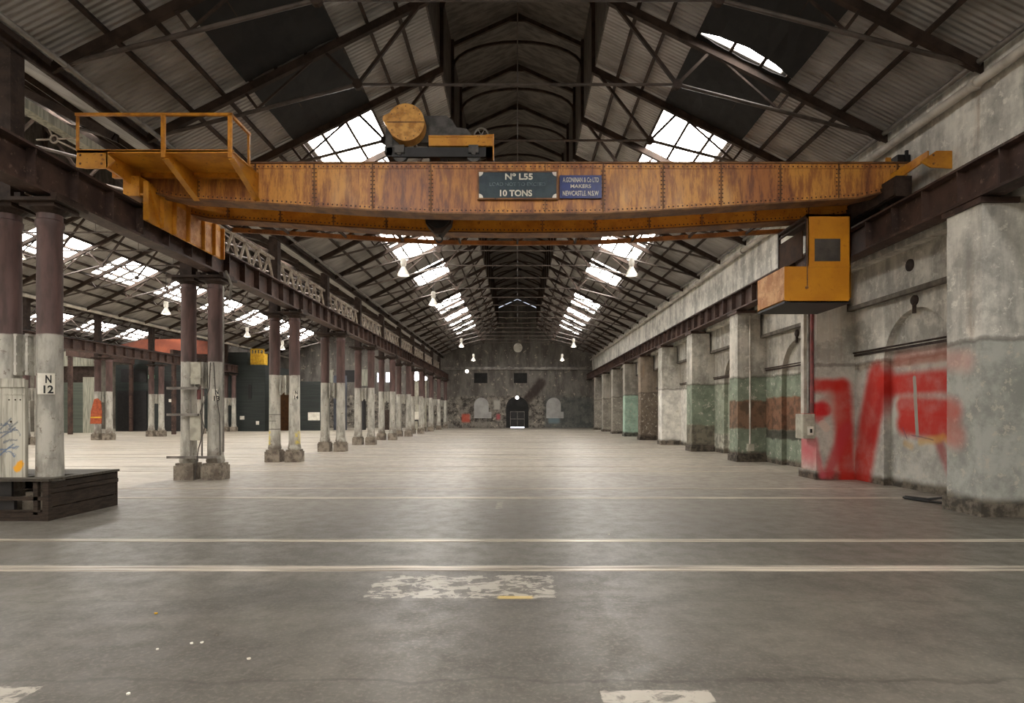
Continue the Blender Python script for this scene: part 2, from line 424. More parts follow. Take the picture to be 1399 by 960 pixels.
EAVE_X, EAVE_Z = 8.2, 7.87
def roof_z(dx): return 11.965 - .5 * abs(dx)       # nave roof plane above |x| from the hall's centre line
LX = 2.05
AISLES = (0.0, -16.85, -33.7)
SKX = (4.0, 5.75)
GRID = [T0 + HB * k for k in range(-9, 21)]         # half-bay lines
def lit_list(c):
    if c == 0.0:
        return [(-10.8, -5.9), (-5.4, -.5), (0.0, 4.6), (12.72, 13.16), (16.15, 21.2), (24.2, 26.65), (26.95, 30.1), (32.4, 36.0), (41.0, 43.0), (43.3, 45.4), (47.4, 49.9), (51.1, 53.0), (54.1, 55.8), (56.8, 58.4)]
    out = []
    for k in range(-7, 7):
        y = 28.3 + BAY * k
        out += [(y - 1.8, y - .1), (y + .1, y + 1.8)]
    return out
sheet = MB(); dark = MB(); nwin = 0
TH = .04
for c in AISLES:
    lits = lit_list(c)
    # y-breaks for the middle band
    for sgn in (1, -1):
        def slab(xa, xb, y0, y1):
            za, zb = roof_z(xa), roof_z(xb)
            sheet.add([(c + sgn * xa, y0, za), (c + sgn * xb, y0, zb), (c + sgn * xb, y1, zb), (c + sgn * xa, y1, za),
                       (c + sgn * xa, y0, za + TH), (c + sgn * xb, y0, zb + TH), (c + sgn * xb, y1, zb + TH), (c + sgn * xa, y1, za + TH)],
                      [(0, 1, 2, 3), (4, 7, 6, 5), (0, 4, 5, 1), (1, 5, 6, 2), (2, 6, 7, 3), (3, 7, 4, 0)])
        slab(LX, SKX[0], YB, YE); slab(SKX[1], 8.55 if c else 8.4, YB, YE)
        y = YB
        sl = [l for l in lits if not (c == 0 and sgn < 0 and abs(l[0] - 12.72) < .01)]
        for a, b in sl:
            slab(SKX[0], SKX[1], y, a); y = b
            nwin += 1
            pn = MB(); za, zb = roof_z(SKX[0]) + .05, roof_z(SKX[1]) + .05
            pn.add([(c + sgn * SKX[0], a, za), (c + sgn * SKX[1], a, zb), (c + sgn * SKX[1], b, zb), (c + sgn * SKX[0], b, za),
                    (c + sgn * SKX[0], a, za + .02), (c + sgn * SKX[1], a, zb + .02), (c + sgn * SKX[1], b, zb + .02), (c + sgn * SKX[0], b, za + .02)],
                   [(0, 1, 2, 3), (4, 7, 6, 5), (0, 4, 5, 1), (1, 5, 6, 2), (2, 6, 7, 3), (3, 7, 4, 0)])
            struct(pn, 'window_%d' % nwin, M['lit'])
        slab(SKX[0], SKX[1], y, YE)
    # lantern along the ridge
    for sgn in (1, -1):
        dark.box(c + sgn * LX, YB, roof_z(LX) - .02, c + sgn * (LX + .05), YE, 13.25)
        dark.add([(c + sgn * (LX + .15), YB, 13.15), (c, YB, 14.1), (c, YE, 14.1), (c + sgn * (LX + .15), YE, 13.15),
                  (c + sgn * (LX + .15), YB, 13.2), (c, YB, 14.15), (c, YE, 14.15), (c + sgn * (LX + .15), YE, 13.2)],
                 [(0, 1, 2, 3), (4, 7, 6, 5), (0, 4, 5, 1), (1, 5, 6, 2), (2, 6, 7, 3), (3, 7, 4, 0)])
struct(sheet, 'ceiling', M['roof']); struct(dark, 'ceiling_lantern', M['sheet_dark'])

# end walls (three gables)
def gables(y0, y1, x_lo, x_hi):
    w = MB()
    pts = [(x_lo, 0), (x_hi, 0), (x_hi, 8.0)]
    for c in AISLES:
        pts += [(c + 8.2, 8.0), (c + LX, 11.1), (c + LX, 13.1), (c, 14.05), (c - LX, 13.1), (c - LX, 11.1), (c - 8.2, 8.0)]
    pts[-1] = (x_lo, 8.0)
    out = []
    for p in pts:
        if not out or (abs(p[0] - out[-1][0]) + abs(p[1] - out[-1][1])) > 1e-3: out.append(p)
    w.prism(out, 'Y', y0, y1); return w
def backwall_mat():
    t = NT('stained_end_wall')
    x, y, z = t.xyz(t.pos)
    a = t.noise(t.scale(t.pos, 1, 1, .3), 1.3, 8, .7)
    c = t.mix(t.mapr(a, .35, .65), lin((122, 117, 111)), lin((88, 84, 79)))
    nz = t.math('ADD', z, t.math('MULTIPLY', t.math('SUBTRACT', t.noise(t.pos, .9, 6), .5), 1.2))
    b = t.mix(t.mapr(t.noise(t.pos, 1.5, 9, .75), .42, .6), lin((132, 126, 117)), lin((62, 58, 54)))
    c = t.mix(t.mapr(nz, 3.3, 3.6, 1, 0), c, b)
    c = t.mix(t.math('MULTIPLY', t.mapr(t.noise(t.pos, 2.2, 8, .7), .58, .64), .8), c, lin((176, 166, 150)))
    right = t.boxm(x, z, 3.0, 8.4, -1, 3.4, .3)
    c = t.mix(t.math('MULTIPLY', right, .7), c, lin((84, 88, 86)))
    c = t.mix(t.math('MULTIPLY', t.stroke(x, z, (1.2, 3.2), (2.6, 4.9), .5, .2), .8), c, lin((56, 46, 42)))
    for u0, u1, v0, v1, col in ((-6.1, -5.2, .6, 1.5, (190, 90, 70)), (-2.3, -1.9, .9, 1.5, (176, 80, 84)), (-2.6, -1.9, 2, 3, (176, 172, 162)), (3.4, 4.6, .5, 1.6, (112, 128, 134))):
        c = t.mix(t.math('MULTIPLY', t.boxm(x, z, u0, u1, v0, v1, .15), .8), c, lin(col))
    return t.done(c, .85, 0, .2)
M['backwall'] = backwall_mat()
struct(gables(YE, YE + .3, XL - .3, XR + .5), 'wall_back', M['backwall'])
struct(gables(YB - .3, YB, XL - .3, XR + .5), 'wall_front', pm('front_wall_plaster', (150, 142, 130), (118, 110, 100), 1))
m = MB(); m.box(XL - .3, YB, 0, XL, YE, 7.9); struct(m, 'wall_left', pm('left_wall_plaster', (138, 132, 120), (108, 102, 92), 1))

# right wall: bays with a blind arch between the piers
RW, PIERX, UW = 8.53, 7.55, 8.15
P0 = 10.2
RED = (178, 38, 26)
def wy(px): return RW * F / (px - 707)
graf = [((14.1, 2.34), (11.75, 2.34), .25, .11, RED, .95), ((14.3, 2.45), (15.0, .1), .42, .16, RED, .95), ((14.0, 2.2), (14.6, 1.0), .16, .12, (150, 30, 26), .6),
        ((13.6, 1.84), (11.75, 1.74), .22, .1, RED, .95), ((13.55, 1.45), (11.75, 1.36), .26, .12, RED, .95), ((12.45, 1.1), (11.9, .2), .13, .1, (150, 46, 48), .7),
        ((12.0, 2.9), (13.8, 2.9), .18, .12, (178, 110, 96), .6), ((14.6, 2.2), (14.9, 1.2), .2, .2, (150, 50, 44), .5),
        ((13.0, 1.06), (12.4, 1.16), .08, .06, (196, 154, 70), .6), ((13.5, 1.0), (13.3, .95), .08, .06, (190, 150, 80), .5), ((12.3, 1.2), (12.0, 1.02), .07, .05, (200, 150, 60), .5),
        ((13.2, 2.45), (13.1, 1.2), .055, .012, (148, 146, 136), 1.0), ((13.6, 1.35), (13.45, 1.12), .012, .01, (90, 70, 90), .7), ((13.3, 1.2), (12.6, 1.12), .012, .01, (90, 70, 90), .6)]
bays = {
    -4: ('grey_bay', (160, 155, 143), (146, 142, 132), None, None), -3: None, -2: None, -1: None,
    0: ('sprayed_bay', (206, 202, 191), (182, 180, 171), [(2.75, 3.1, (160, 150, 134))], graf),
    1: ('green_rust_bay', (186, 181, 169), (132, 142, 124), [(1.12, 2.2, (128, 88, 66)), (.82, 1.12, (74, 72, 64))], None),
    2: ('pale_green_bay', (184, 178, 166), (146, 152, 134), [(0, .8, (176, 172, 158))], None),
    3: ('white_bay', (188, 182, 170), (222, 218, 208), None, None),
    4: ('grey_brown_bay', (140, 130, 118), (112, 100, 88), None, None),
    5: ('dim_bay', (148, 140, 128), (144, 138, 126), None, None)}
def arch_bay(w, y0, y1, ztop):
    yc, r, zs, n = (y0 + y1) / 2, 1.12, 2.82, 18
    dp = RW + .16
    a0, a1 = yc - r, yc + r
    def q(*p): w.add(p, [tuple(range(len(p)))])
    q((RW, y0, 0), (RW, a0, 0), (RW, a0, ztop), (RW, y0, ztop)); q((RW, a1, 0), (RW, y1, 0), (RW, y1, ztop), (RW, a1, ztop))
    arc = [(yc - r * math.cos(PI * i / n), zs + r * math.sin(PI * i / n)) for i in range(n + 1)]
    full = [(a0, 0)] + arc + [(a1, 0)]
    for i in range(n):
        (ya, za), (yb, zb) = arc[i], arc[i + 1]
        q((RW, ya, za), (RW, yb, zb), (RW, yb, ztop), (RW, ya, ztop))
    for i in range(len(full) - 1):
        (ya, za), (yb, zb) = full[i], full[i + 1]
        q((RW, ya, za), (RW, yb, zb), (dp, yb, zb), (dp, ya, za))
    w.add([(dp, y, z) for y, z in full], [tuple(range(len(full)))])
bm_cache = {}
for n in range(-4, 11):
    key = n if n in (0, 1, 2, 3, 4) else (5 if n > 4 else -4)
    if key not in bm_cache:
        nm, up, lo, band, st = bays[key]
        bm_cache[key] = plaster(nm, up, lo, 2.9, band, st, 'Y', True, base=(.18, (104, 96, 84)))
    y0, y1 = P0 + BAY * n, min(P0 + BAY * (n + 1), YE)
    if n == 10: y1 = YE
    if y0 >= YE: continue
    y0 = max(y0, YB)
    w = MB()
    if y1 - y0 > 4: arch_bay(w, y0, y1, 4.3)
    else: w.box(RW, y0, 0, RW + .1, y1, 4.3)
    struct(w, 'wall_right' if n == 0 else 'wall_right_bay', bm_cache[key])
m = MB(); m.box(8.42, YB, 4.3, 8.75, YE, 5.2); struct(m, 'wall_right_frieze', plaster('frieze_plaster', (206, 202, 191)))
m = MB(); m.box(UW, YB, 5.2, 8.75, YE, 7.86); struct(m, 'wall_right_upper', plaster('upper_wall_plaster', (226, 223, 213)))
m = MB(); m.box(8.33, YB, 4.24, 8.45, YE, 4.34); struct(m, 'trim_1', pm('ledge_plaster', (112, 105, 95), (80, 74, 66), 3))
for i, n in enumerate(range(-1, 10)):          # dark string course between the piers
    m = MB(); yy0, yy1 = P0 + BAY * n + .42, P0 + BAY * (n + 1) - .42
    m.box(RW - .04, yy0, 3.1, RW + .02, yy1, 3.15); m.tube((RW - .05, yy0, 3.19), (RW - .05, yy1, 3.19), .022, 8)
    struct(m, 'trim_%d' % (i + 2), M['iron'])
# outer skin so that no light leaks behind the niches
m = MB(); m.box(8.76, YB, 0, 8.9, YE, 7.86); struct(m, 'wall_right_outer', pm('outer_brick', (120, 110, 98), None, 2))

# ------------------------------------------------------------------ piers on the right
pier_spec = [
    ('cream_pier', (220, 217, 207), (174, 175, 167), None, 'edge', 'pale peeling brick pier beside the red graffiti, nearest the camera', (.3, (112, 104, 92))),
    ('sprayed_pier', (200, 196, 184), (184, 180, 169), None, 'red', 'brick pier sprayed with red paint and carrying the grey switch box', (.2, (98, 84, 72))),
    ('banded_pier', (196, 191, 179), (130, 140, 122), [(1.15, 2.1, (122, 92, 72))], None, 'brick pier with green paint and a brown band, conduit on its side', (.35, (92, 84, 74))),
    ('green_pier', (196, 191, 179), (132, 142, 124), [(-.1, 1.15, (124, 116, 102))], None, 'brick pier painted green above a bare grey base', (.3, (98, 90, 80))),
    ('white_pier', (196, 191, 179), (226, 222, 212), None, None, 'brick pier painted bright white up to head height', (.25, (120, 110, 98))),
    ('bare_pier', (146, 132, 116), (118, 106, 92), None, None, 'bare brown brick pier just beyond the white painted one', (.3, (84, 74, 64))),
    ('mint_pier', (164, 158, 147), (168, 196, 176), None, None, 'brick pier with a mint green lower half, far down the right wall', (.3, (96, 96, 86))),
    ('grey_pier', (160, 154, 143), (150, 144, 133), None, None, '', (.2, (104, 96, 86)))]
RX = (176, 40, 30)
pgraf = [((7.5, 2.38), (8.2, 2.36), .17, .09, RED, .95), ((8.2, 2.3), (8.32, .1), .24, .12, RED, .95), ((7.55, 1.78), (7.78, 1.76), .16, .06, (184, 12, 20), .95), ((7.62, 1.55), (7.7, 1.9), .12, .08, (184, 12, 20), .8),
         ((8.3, 1.3), (7.85, .15), .14, .1, (176, 56, 60), .85), ((7.5, 1.0), (7.68, .1), .08, .06, (190, 84, 92), .8), ((7.7, 1.4), (7.8, 1.3), .1, .02, (196, 176, 160), .7), ((7.9, 2.1), (8.1, 1.6), .16, .12, (180, 110, 96), .5)]
egraf = [((10.7, 1.78), (10.45, 1.72), .2, .14, (190, 84, 70), .75), ((10.7, 1.36), (10.4, 1.3), .22, .15, (186, 96, 80), .65), ((10.65, 2.62), (10.15, 2.56), .18, .14, (202, 152, 140), .55)]
for n in range(0, 10):
    sp = pier_spec[min(n, 7)]
    if n <= 7: pmat = plaster(sp[0], sp[1], sp[2], 2.9, sp[3], {'red': pgraf, 'edge': egraf}.get(sp[4]), 'Y' if sp[4] == 'edge' else 'X', True, base=sp[6])
    yc = P0 + BAY * n
    lab = sp[5] if n < 7 else ('grey brick pier on the right wall, %s beyond the mint green one' % ORD[n - 7])
    r = thing('brick_pier', lab, 'pier', (8.04, yc, 0), 'brick piers along the right wall')
    m = MB(); m.prism([(PIERX, .22), (RW - .002, .22), (RW - .002, 4.235), (8.325, 4.235), (8.325, 5.1), (PIERX, 5.1)], 'Y', yc - .4, yc + .4); m.build('shaft', pmat, r)
    m = MB(); m.prism([(PIERX - .05, yc - .45), (RW - .002, yc - .45), (RW - .002, yc + .45), (PIERX - .05, yc + .45)], 'Z', 0, .22); m.build('plinth', pmat, r)
    m = MB(); m.box(PIERX - .06, yc - .45, 5.1, 8.14, yc + .45, 5.19); m.build('bearing_stone', M['rail_girder'], r)

# ------------------------------------------------------------------ iron columns
def column_proto(tall):
    r = thing('iron_column', '', 'column', (0, 0, 0))
    m = MB(); m.box(-.25, -.25, 0, .25, .25, .36)
    m.prism([(-.22, -.22), (.22, -.22), (.22, .22), (-.22, .22)], 'Z', .36, .42); m.build('base', M['colbase'], r, True)
    prof = [(.2, .42), (.225, .47), (.21, .55), (.195, .62), (.185, 1.2), (.18, 2.6), (.178, 4.7), (.2, 4.74), (.2, 4.82), (.18, 4.84), (.18, 4.95)]
    m = MB(); m.lathe(prof, n=20); m.build('shaft', M['column'], r, True, True)
    m = MB(); m.lathe([(.18, 4.93), (.24, 4.97), (.27, 5.0)], n=16); m.box(-.28, -.28, 5.0, .28, .28, 5.06); m.build('capital', M['iron'], r, True, False)
    if tall:
        m = MB(); m.box(-.15, -.14, 5.125, .15, .14, 7.72); m.build('roof_post', M['iron'], r, True)
    return r
C1 = column_proto(True); C2 = column_proto(False)
used = {}
def put_col(proto, loc, label, group):
    if proto.name not in used:
        used[proto.name] = 1; proto.location = loc; proto['label'] = label; proto['group'] = group; ORG[proto.name] = Vector(loc); return proto
    return dup(proto, loc, label, group)
XA, XB = -8.36, -7.68
CY = [9.9 + BAY * n for n in range(0, 11)]
CY = [y for y in CY if y < 65.2]
def wherecol(n): return ['on the timber plinth', 'of the conduit-wrapped pair', 'of the yellow-scuffed pair'][n] if n < 3 else 'of the nave row\'s %s pair' % ORD[n]
for n, y in enumerate(CY):
    put_col(C1, (XA, y, 0), 'two-tone iron column, aisle side, ' + wherecol(n), 'iron columns between nave and aisle')
    put_col(C2, (XB, y, 0), 'two-tone iron column, nave side, ' + wherecol(n), 'iron columns between nave and aisle')
sm = column_mat('two_tone_column_paint_scuffed'); tr = sm.node_tree; bs = tr.nodes['Principled BSDF']
w2 = object.__new__(NT); w2.m, w2.t, w2.b = sm, tr, bs
g2 = tr.nodes.new('ShaderNodeNewGeometry'); w2.pos = g2.outputs['Position']
ux, uy, uz = w2.xyz(w2.pos); src = bs.inputs['Base Color'].links[0].from_socket
mk = w2.math('MAXIMUM', w2.stroke(ux, uz, (XA - .14, .62), (XA - .13, 1.02), .05, .05), w2.stroke(ux, uz, (XB + .15, .66), (XB + .14, 1.0), .05, .05))
mk = w2.math('MULTIPLY', mk, w2.mapr(w2.noise(w2.pos, 7, 6), .36, .56))
bands = w2.math('MAXIMUM', w2.stroke(ux, uz, (XA - .3, 1.62), (XA + .3, 1.62), .012, .01), w2.math('MAXIMUM', w2.stroke(ux, uz, (XA - .3, 1.12), (XA + .3, 1.12), .014, .01), w2.stroke(ux, uz, (XA - .3, 1.4), (XA + .1, 1.4), .01, .01)))
cc = w2.mix(w2.math('MULTIPLY', mk, .9), src, lin((206, 184, 40)))
w2.put(bs.inputs['Base Color'], w2.mix(w2.math('MULTIPLY', bands, .85), cc, lin((52, 47, 43))))
for o in list(bpy.data.objects):
    if o.name.startswith('iron_column') and abs(o.location.y - CY[2]) < .1 and o.location.x > -9:
        for ch in o.children:
            if ch.name.startswith('shaft'):
                ch.data = ch.data.copy(); ch.data.materials[0] = sm
# arched link plate between the columns of a pair
def link_proto():
    r = thing('link_plate', '', 'bracket', (0, 0, 0))
    pts = [(-.155, 2.97), (-.155, 2.3)] + [(-.12 + .24 * i / 8, 2.3 + .09 * math.sin(PI * i / 8)) for i in range(9)] + [(.155, 2.3), (.155, 2.97)]
    m = MB(); m.prism(pts, 'Y', -.05, .05); m.build('plate', M['column'], r, True)
    for sx in (-.13, .13):
        m = MB(); m.box(sx * .72 - .018, -.17, 2.3, sx * .72 + .018, -.05, 2.97)
        for k in range(5): m.box(sx * .72 - .03, -.165, 2.31 + .155 * k, sx * .72 + .03, -.05, 2.35 + .155 * k)
        m.build('rib', M['column'], r, True)
    return r
LK = link_proto()
for n, y in enumerate(CY):
    put_col(LK, ((XA + XB) / 2, y, 0), 'arched iron link plate between the two columns ' + wherecol(n), 'link plates between paired columns')
def cap_proto():
    r = thing('bearing_block', '', 'bearing block', (0, 0, 0))
    m = MB(); m.box(-.72, -.36, 5.065, .72, .36, 5.12); m.build('plate', M['iron'], r, True)
    m = MB(); m.box(.0, -.3, 5.12, .1, .3, 5.205); m.box(.58, -.3, 5.12, .68, .3, 5.205); m.build('packing', M['iron'], r, True)
    return r
# aisle pairs further left
X3A, X3B = -25.8, -25.1
CY3 = [y for y in CY if 20 < y < 54]
for n, y in enumerate(CY3):
    w = 'of the aisle row\'s %s pair' % ORD[n]
    put_col(C1, (X3A, y, 0), 'slim two-tone iron column, far side, ' + w, 'iron columns across the left aisle')
    put_col(C2, (X3B, y, 0), 'slim two-tone iron column, near side, ' + w, 'iron columns across the left aisle')
    put_col(LK, ((X3A + X3B) / 2, y, 0), 'arched link plate between the columns ' + w, 'link plates between paired columns')

# ------------------------------------------------------------------ runway girders
def runway(x, side, label, yrange=(YB + .1, YE - .1), cap=True):
    r = thing('runway_girder', label, 'girder', (x, yrange[0], 5.2), 'crane runway girders')
    y0, y1 = yrange
    m = MB(); m.box(x - .012, y0, 5.26, x + .012, y1, 5.82)
    yy = y0 + .5
    while yy < y1:
        for s in (-1, 1): m.box(x + s * .012, yy - .012, 5.26, x + s * .16, yy + .012, 5.82)
        yy += BAY / 6
    m.build('web', M['rail_girder'], r)
    m = MB(); m.box(x - .18, y0, 5.21, x + .18, y1, 5.26); m.box(x - .09, y0, 5.26, x + .09, y1, 5.3); m.build('flange', M['rail_girder'], r)
    m = MB(); m.box(x - .18, y0, 5.82, x + .18, y1, 5.86); m.build('flange', M['rail_girder'], r)
    m = MB(); m.box(x - .05, y0, 5.86, x + .05, y1, 5.875); m.box(x - .012, y0, 5.87, x + .012, y1, 5.91); m.box(x - .03, y0, 5.905, x + .03, y1, 5.94)
    m.build('crane_rail', M['black'], r)
    return r
runway(XB, -1, 'dark steel runway girder on the paired columns left of the nave')
runway(7.68, 1, 'dark steel runway girder resting on the brick piers of the right wall')
runway(X3B, -1, 'reddish steel runway girder on the column row across the left aisle', (YB + .1, 53.9))
used.clear(); used.update({C1.name: 1, C2.name: 1, LK.name: 1})
CP = cap_proto()
for n, y in enumerate(CY):
    put_col(CP, ((XA + XB) / 2, y, 0), 'dark bearing plate across the column tops ' + wherecol(n), 'bearing plates on paired columns')

# lattice girders above the left runway
def lattice_proto():
    r = thing('lattice_girder', '', 'girder', (0, 0, 0))
    L = BAY - .32
    for z in (6.15, 6.95):
        m = MB(); m.box(-.06, .16, z - .04, .06, .16 + L, z + .04); m.build('chord', M['paleiron'], r, True)
    m = MB(); k = 6
    for i in range(k):
        ya, yb = .18 + L * i / k, .14 + L * (i + 1) / k; yc = (ya + yb) / 2
        m.beam((.02, ya, 6.17), (.02, yc, 6.93), .06, .06, (1, 0, 0)); m.beam((.02, yc, 6.93), (.02, yb, 6.17), .06, .06, (1, 0, 0))
        m.beam((-.03, yc, 6.93), (-.03, yb + .1 if i < k - 1 else yb, 6.55), .035, .035, (1, 0, 0))
    m.build('lacing', M['paleiron'], r, True)
    return r
LG = lattice_proto()
for n, y in enumerate(CY[1:-1]):
    put_col(LG, (XA, y, 0), 'pale lattice girder above the left runway, %s bay beyond the crane' % ORD[n], 'lattice girders above the left runway')
# eaves beams and pipes
for xv, lab in ((-8.25, 'deep dark eaves beam along the left edge of the nave roof'), (-25.35, 'dark eaves beam above the column row across the left aisle')):
    r = thing('eaves_beam', lab, 'beam', (xv, YB, 7.5))
    m = MB(); m.box(xv - .12, YB + .05, 7.74, xv + .12, YE - .05, 7.84); m.build('flange', M['iron'], r)
    m = MB(); m.box(xv + .04, YB + .05, 7.58, xv + .1, YE - .05, 7.74); m.build('web', M['iron'], r)
def longpipe(x, z, rad, mat, label, y0=YB + .1, y1=YE - .1, clips=True):
    r = thing('eaves_pipe', label, 'pipe', (x, y0, z))
    m = MB(); m.tube((x, y0, z), (x, y1, z), rad, 12); m.build('pipe', mat, r, smooth=True)
    y = T0
    while y < y1:
        m = MB(); m.tube((x, y - .05, z), (x, y + .05, z), rad * 1.35, 12); y += BAY
        m.build('coupling', mat, r, smooth=True)
        if x < -20:
            m = MB(); m.box(-25.25, y - BAY - .03, z - .02, x - .02, y - BAY + .03, z + .02); m.build('bracket', M['iron'], r)
    return r
longpipe(-7.85, 7.72, .05, M['pipe_grey'], 'grey pipe along the left eaves of the nave')
longpipe(7.98, 7.42, .085, M['pipe_white'], 'fat white pipe high on the right wall')
longpipe(8.0, 7.78, .05, M['pipe_grey'], 'thin grey pipe under the right eaves above the white one')
longpipe(-25.02, 7.66, .1, M['pipe_white'], 'pale gutter pipe above the column row across the left aisle', 14)

# ------------------------------------------------------------------ roof trusses and purlins
def truss_proto():
    r = thing('roof_truss', '', 'roof truss', (0, 0, 0))
    for s in (1, -1):
        m = MB(); m.beam((s * 8.02, 0, roof_z(8.02) - .23), (s * 2.0, 0, roof_z(2.0) - .23), .11, .17, (0, 0, 1))
        m.build('rafter', M['truss'], r, True)
    m = MB()
    for s in (1, -1):
        m.tube((s * 7.9, 0, 7.85 - .1), (s * 3.5, 0, 8.88), .042, 8)
    m.tube((-3.5, 0, 8.88), (3.5, 0, 8.88), .032, 8); m.build('tie_rod', M['tie'], r, True, True)
    for s in (1, -1):
        m = MB(); m.beam((s * 3.5, 0, 8.88), (s * 2.05, 0, 10.75), .07, .07, (0, 1, 0))
        m.beam((s * 3.5, 0, 8.88), (s * 4.25, 0, 9.62), .06, .06, (0, 1, 0)); m.beam((s * 5.7, 0, 8.35), (s * 4.25, 0, 9.62), .04, .04, (0, 1, 0))
        m.beam((s * 5.7, 0, 8.35), (s * 6.0, 0, 8.75), .06, .06, (0, 1, 0)); m.tube((s * 3.5, -.05, 8.88), (s * 3.5, .05, 8.88), .11, 10)
        m.build('strut', M['truss'], r, True)
    m = MB()
    for s in (1, -1):
        m.beam((s * 2.0, 0, roof_z(2) - .3), (s * 2.0, 0, 13.2), .09, .09, (0, 1, 0)); m.beam((s * 2.0, 0, 13.05), (0, 0, 13.96), .09, .12)
    pts = [(2.0 * math.cos(PI * i / 14), 0, 12.35 + .8 * math.sin(PI * i / 14)) for i in range(15)]
    for a, b in zip(pts, pts[1:]): m.beam(a, b, .06, .08)
    m.prism([(-.34, 13.78), (.34, 13.78), (0, 13.98)], 'Y', -.02, .02)
    m.build('lantern_frame', M['truss'], r, True)
    m = MB(); m.tube((0, 0, 8.88), (0, 0, 13.8), .012, 6); m.build('hanger_rod', M['tie'], r, True)
    for s in (1, -1):
        m = MB(); m.prism([(s * 8.1, 7.6), (s * 8.1, 7.78), (s * 7.55, 8.0), (s * 7.4, 7.9)], 'Y', -.03, .03)
        m.build('shoe', M['truss'], r, True)
    return r
TR = truss_proto()
for ai, c in enumerate(AISLES):
    for k in range(0, 20):
        y = T0 + HB * k
        if (ai == 1 and y < 12) or (ai == 2 and y < 26): continue
        k0 = {0: 0, 1: 1, 2: 6}[ai]
        nm = ['the nave', 'the left aisle', 'the outermost aisle'][ai]
        put_col(TR, (c, y, 0), 'rust-brown steel truss under the roof of %s, %s from the camera' % (nm, ORD[k - k0]), 'roof trusses of ' + nm)
PUR = (7.15, 6.45, 5.85, 5.3, 4.65, 3.95, 3.3, 2.65)
def purlin(c, s, i, lab, grp):
    dx = PUR[i]; x = c + s * dx; z = roof_z(dx) - .07
    m = MB(); m.beam((x, YB + .1, z), (x, YE - .1, z), .07, .12, (s * .45, 0, .9))
    tag(m.build('roof_purlin', M['truss']), lab, 'purlin', grp)
for ai, c in enumerate(AISLES):
    for s, sn in ((1, 'right'), (-1, 'left')):
        for i in range(len(PUR)):
            nm = ['nave', 'left aisle', 'outermost aisle'][ai]
            purlin(c, s, i, 'dark purlin on the %s slope of the %s roof, %s from the eaves' % (sn, nm, ORD[i]), 'roof purlins of the ' + nm)
# blackout covers over the nearest skylights
def cover(s, y0, y1, lab, sag0=0, sag1=0):
    m = MB(); nx, ny = 10, 8; vs = []; 
    for lay in (0, .02):
        for j in range(ny + 1):
            for i in range(nx + 1):
                u = i / nx; dx = 3.9 + 2.0 * u
                bulge = math.sin(PI * u)
                ya, yb = y0 + sag0 * bulge, y1 + sag1 * bulge
                y = ya + (yb - ya) * j / ny
                vs.append((s * dx, y, roof_z(dx) - .145 + lay + .012 * math.sin(i * 2.1 + j * 1.3)))
    fs = []; N = (nx + 1) * (ny + 1)
    for j in range(ny):
        for i in range(nx):
            a = j * (nx + 1) + i; b = a + nx + 1
            fs += [(a, a + 1, b + 1, b), (N + a, N + b, N + b + 1, N + a + 1)]
    for i in range(nx):
        for j in (0, ny):
            a = j * (nx + 1) + i; fs.append((a, a + 1, N + a + 1, N + a))
    for j in range(ny):
        for i in (0, nx):
            a = j * (nx + 1) + i; b = a + nx + 1; fs.append((a, b, N + b, N + a))
    m.add(vs, fs)
    tag(m.build('blackout_cover', M['cover']), lab, 'cover', 'blackout covers under the roof lights')
cover(-1, 8.9, 13.1, 'black cover under the left roof slope, its nearer length at the top of the frame')
cover(-1, 13.33, 15.95, 'black cover under the left roof slope just above the first bright skylight')
cover(1, 8.9, 12.95, 'black cover under the right roof slope, in front of the bright slit', 0, -.22)
cover(1, 13.0, 15.95, 'black cover under the right roof slope behind the bright slit', .1, 0)

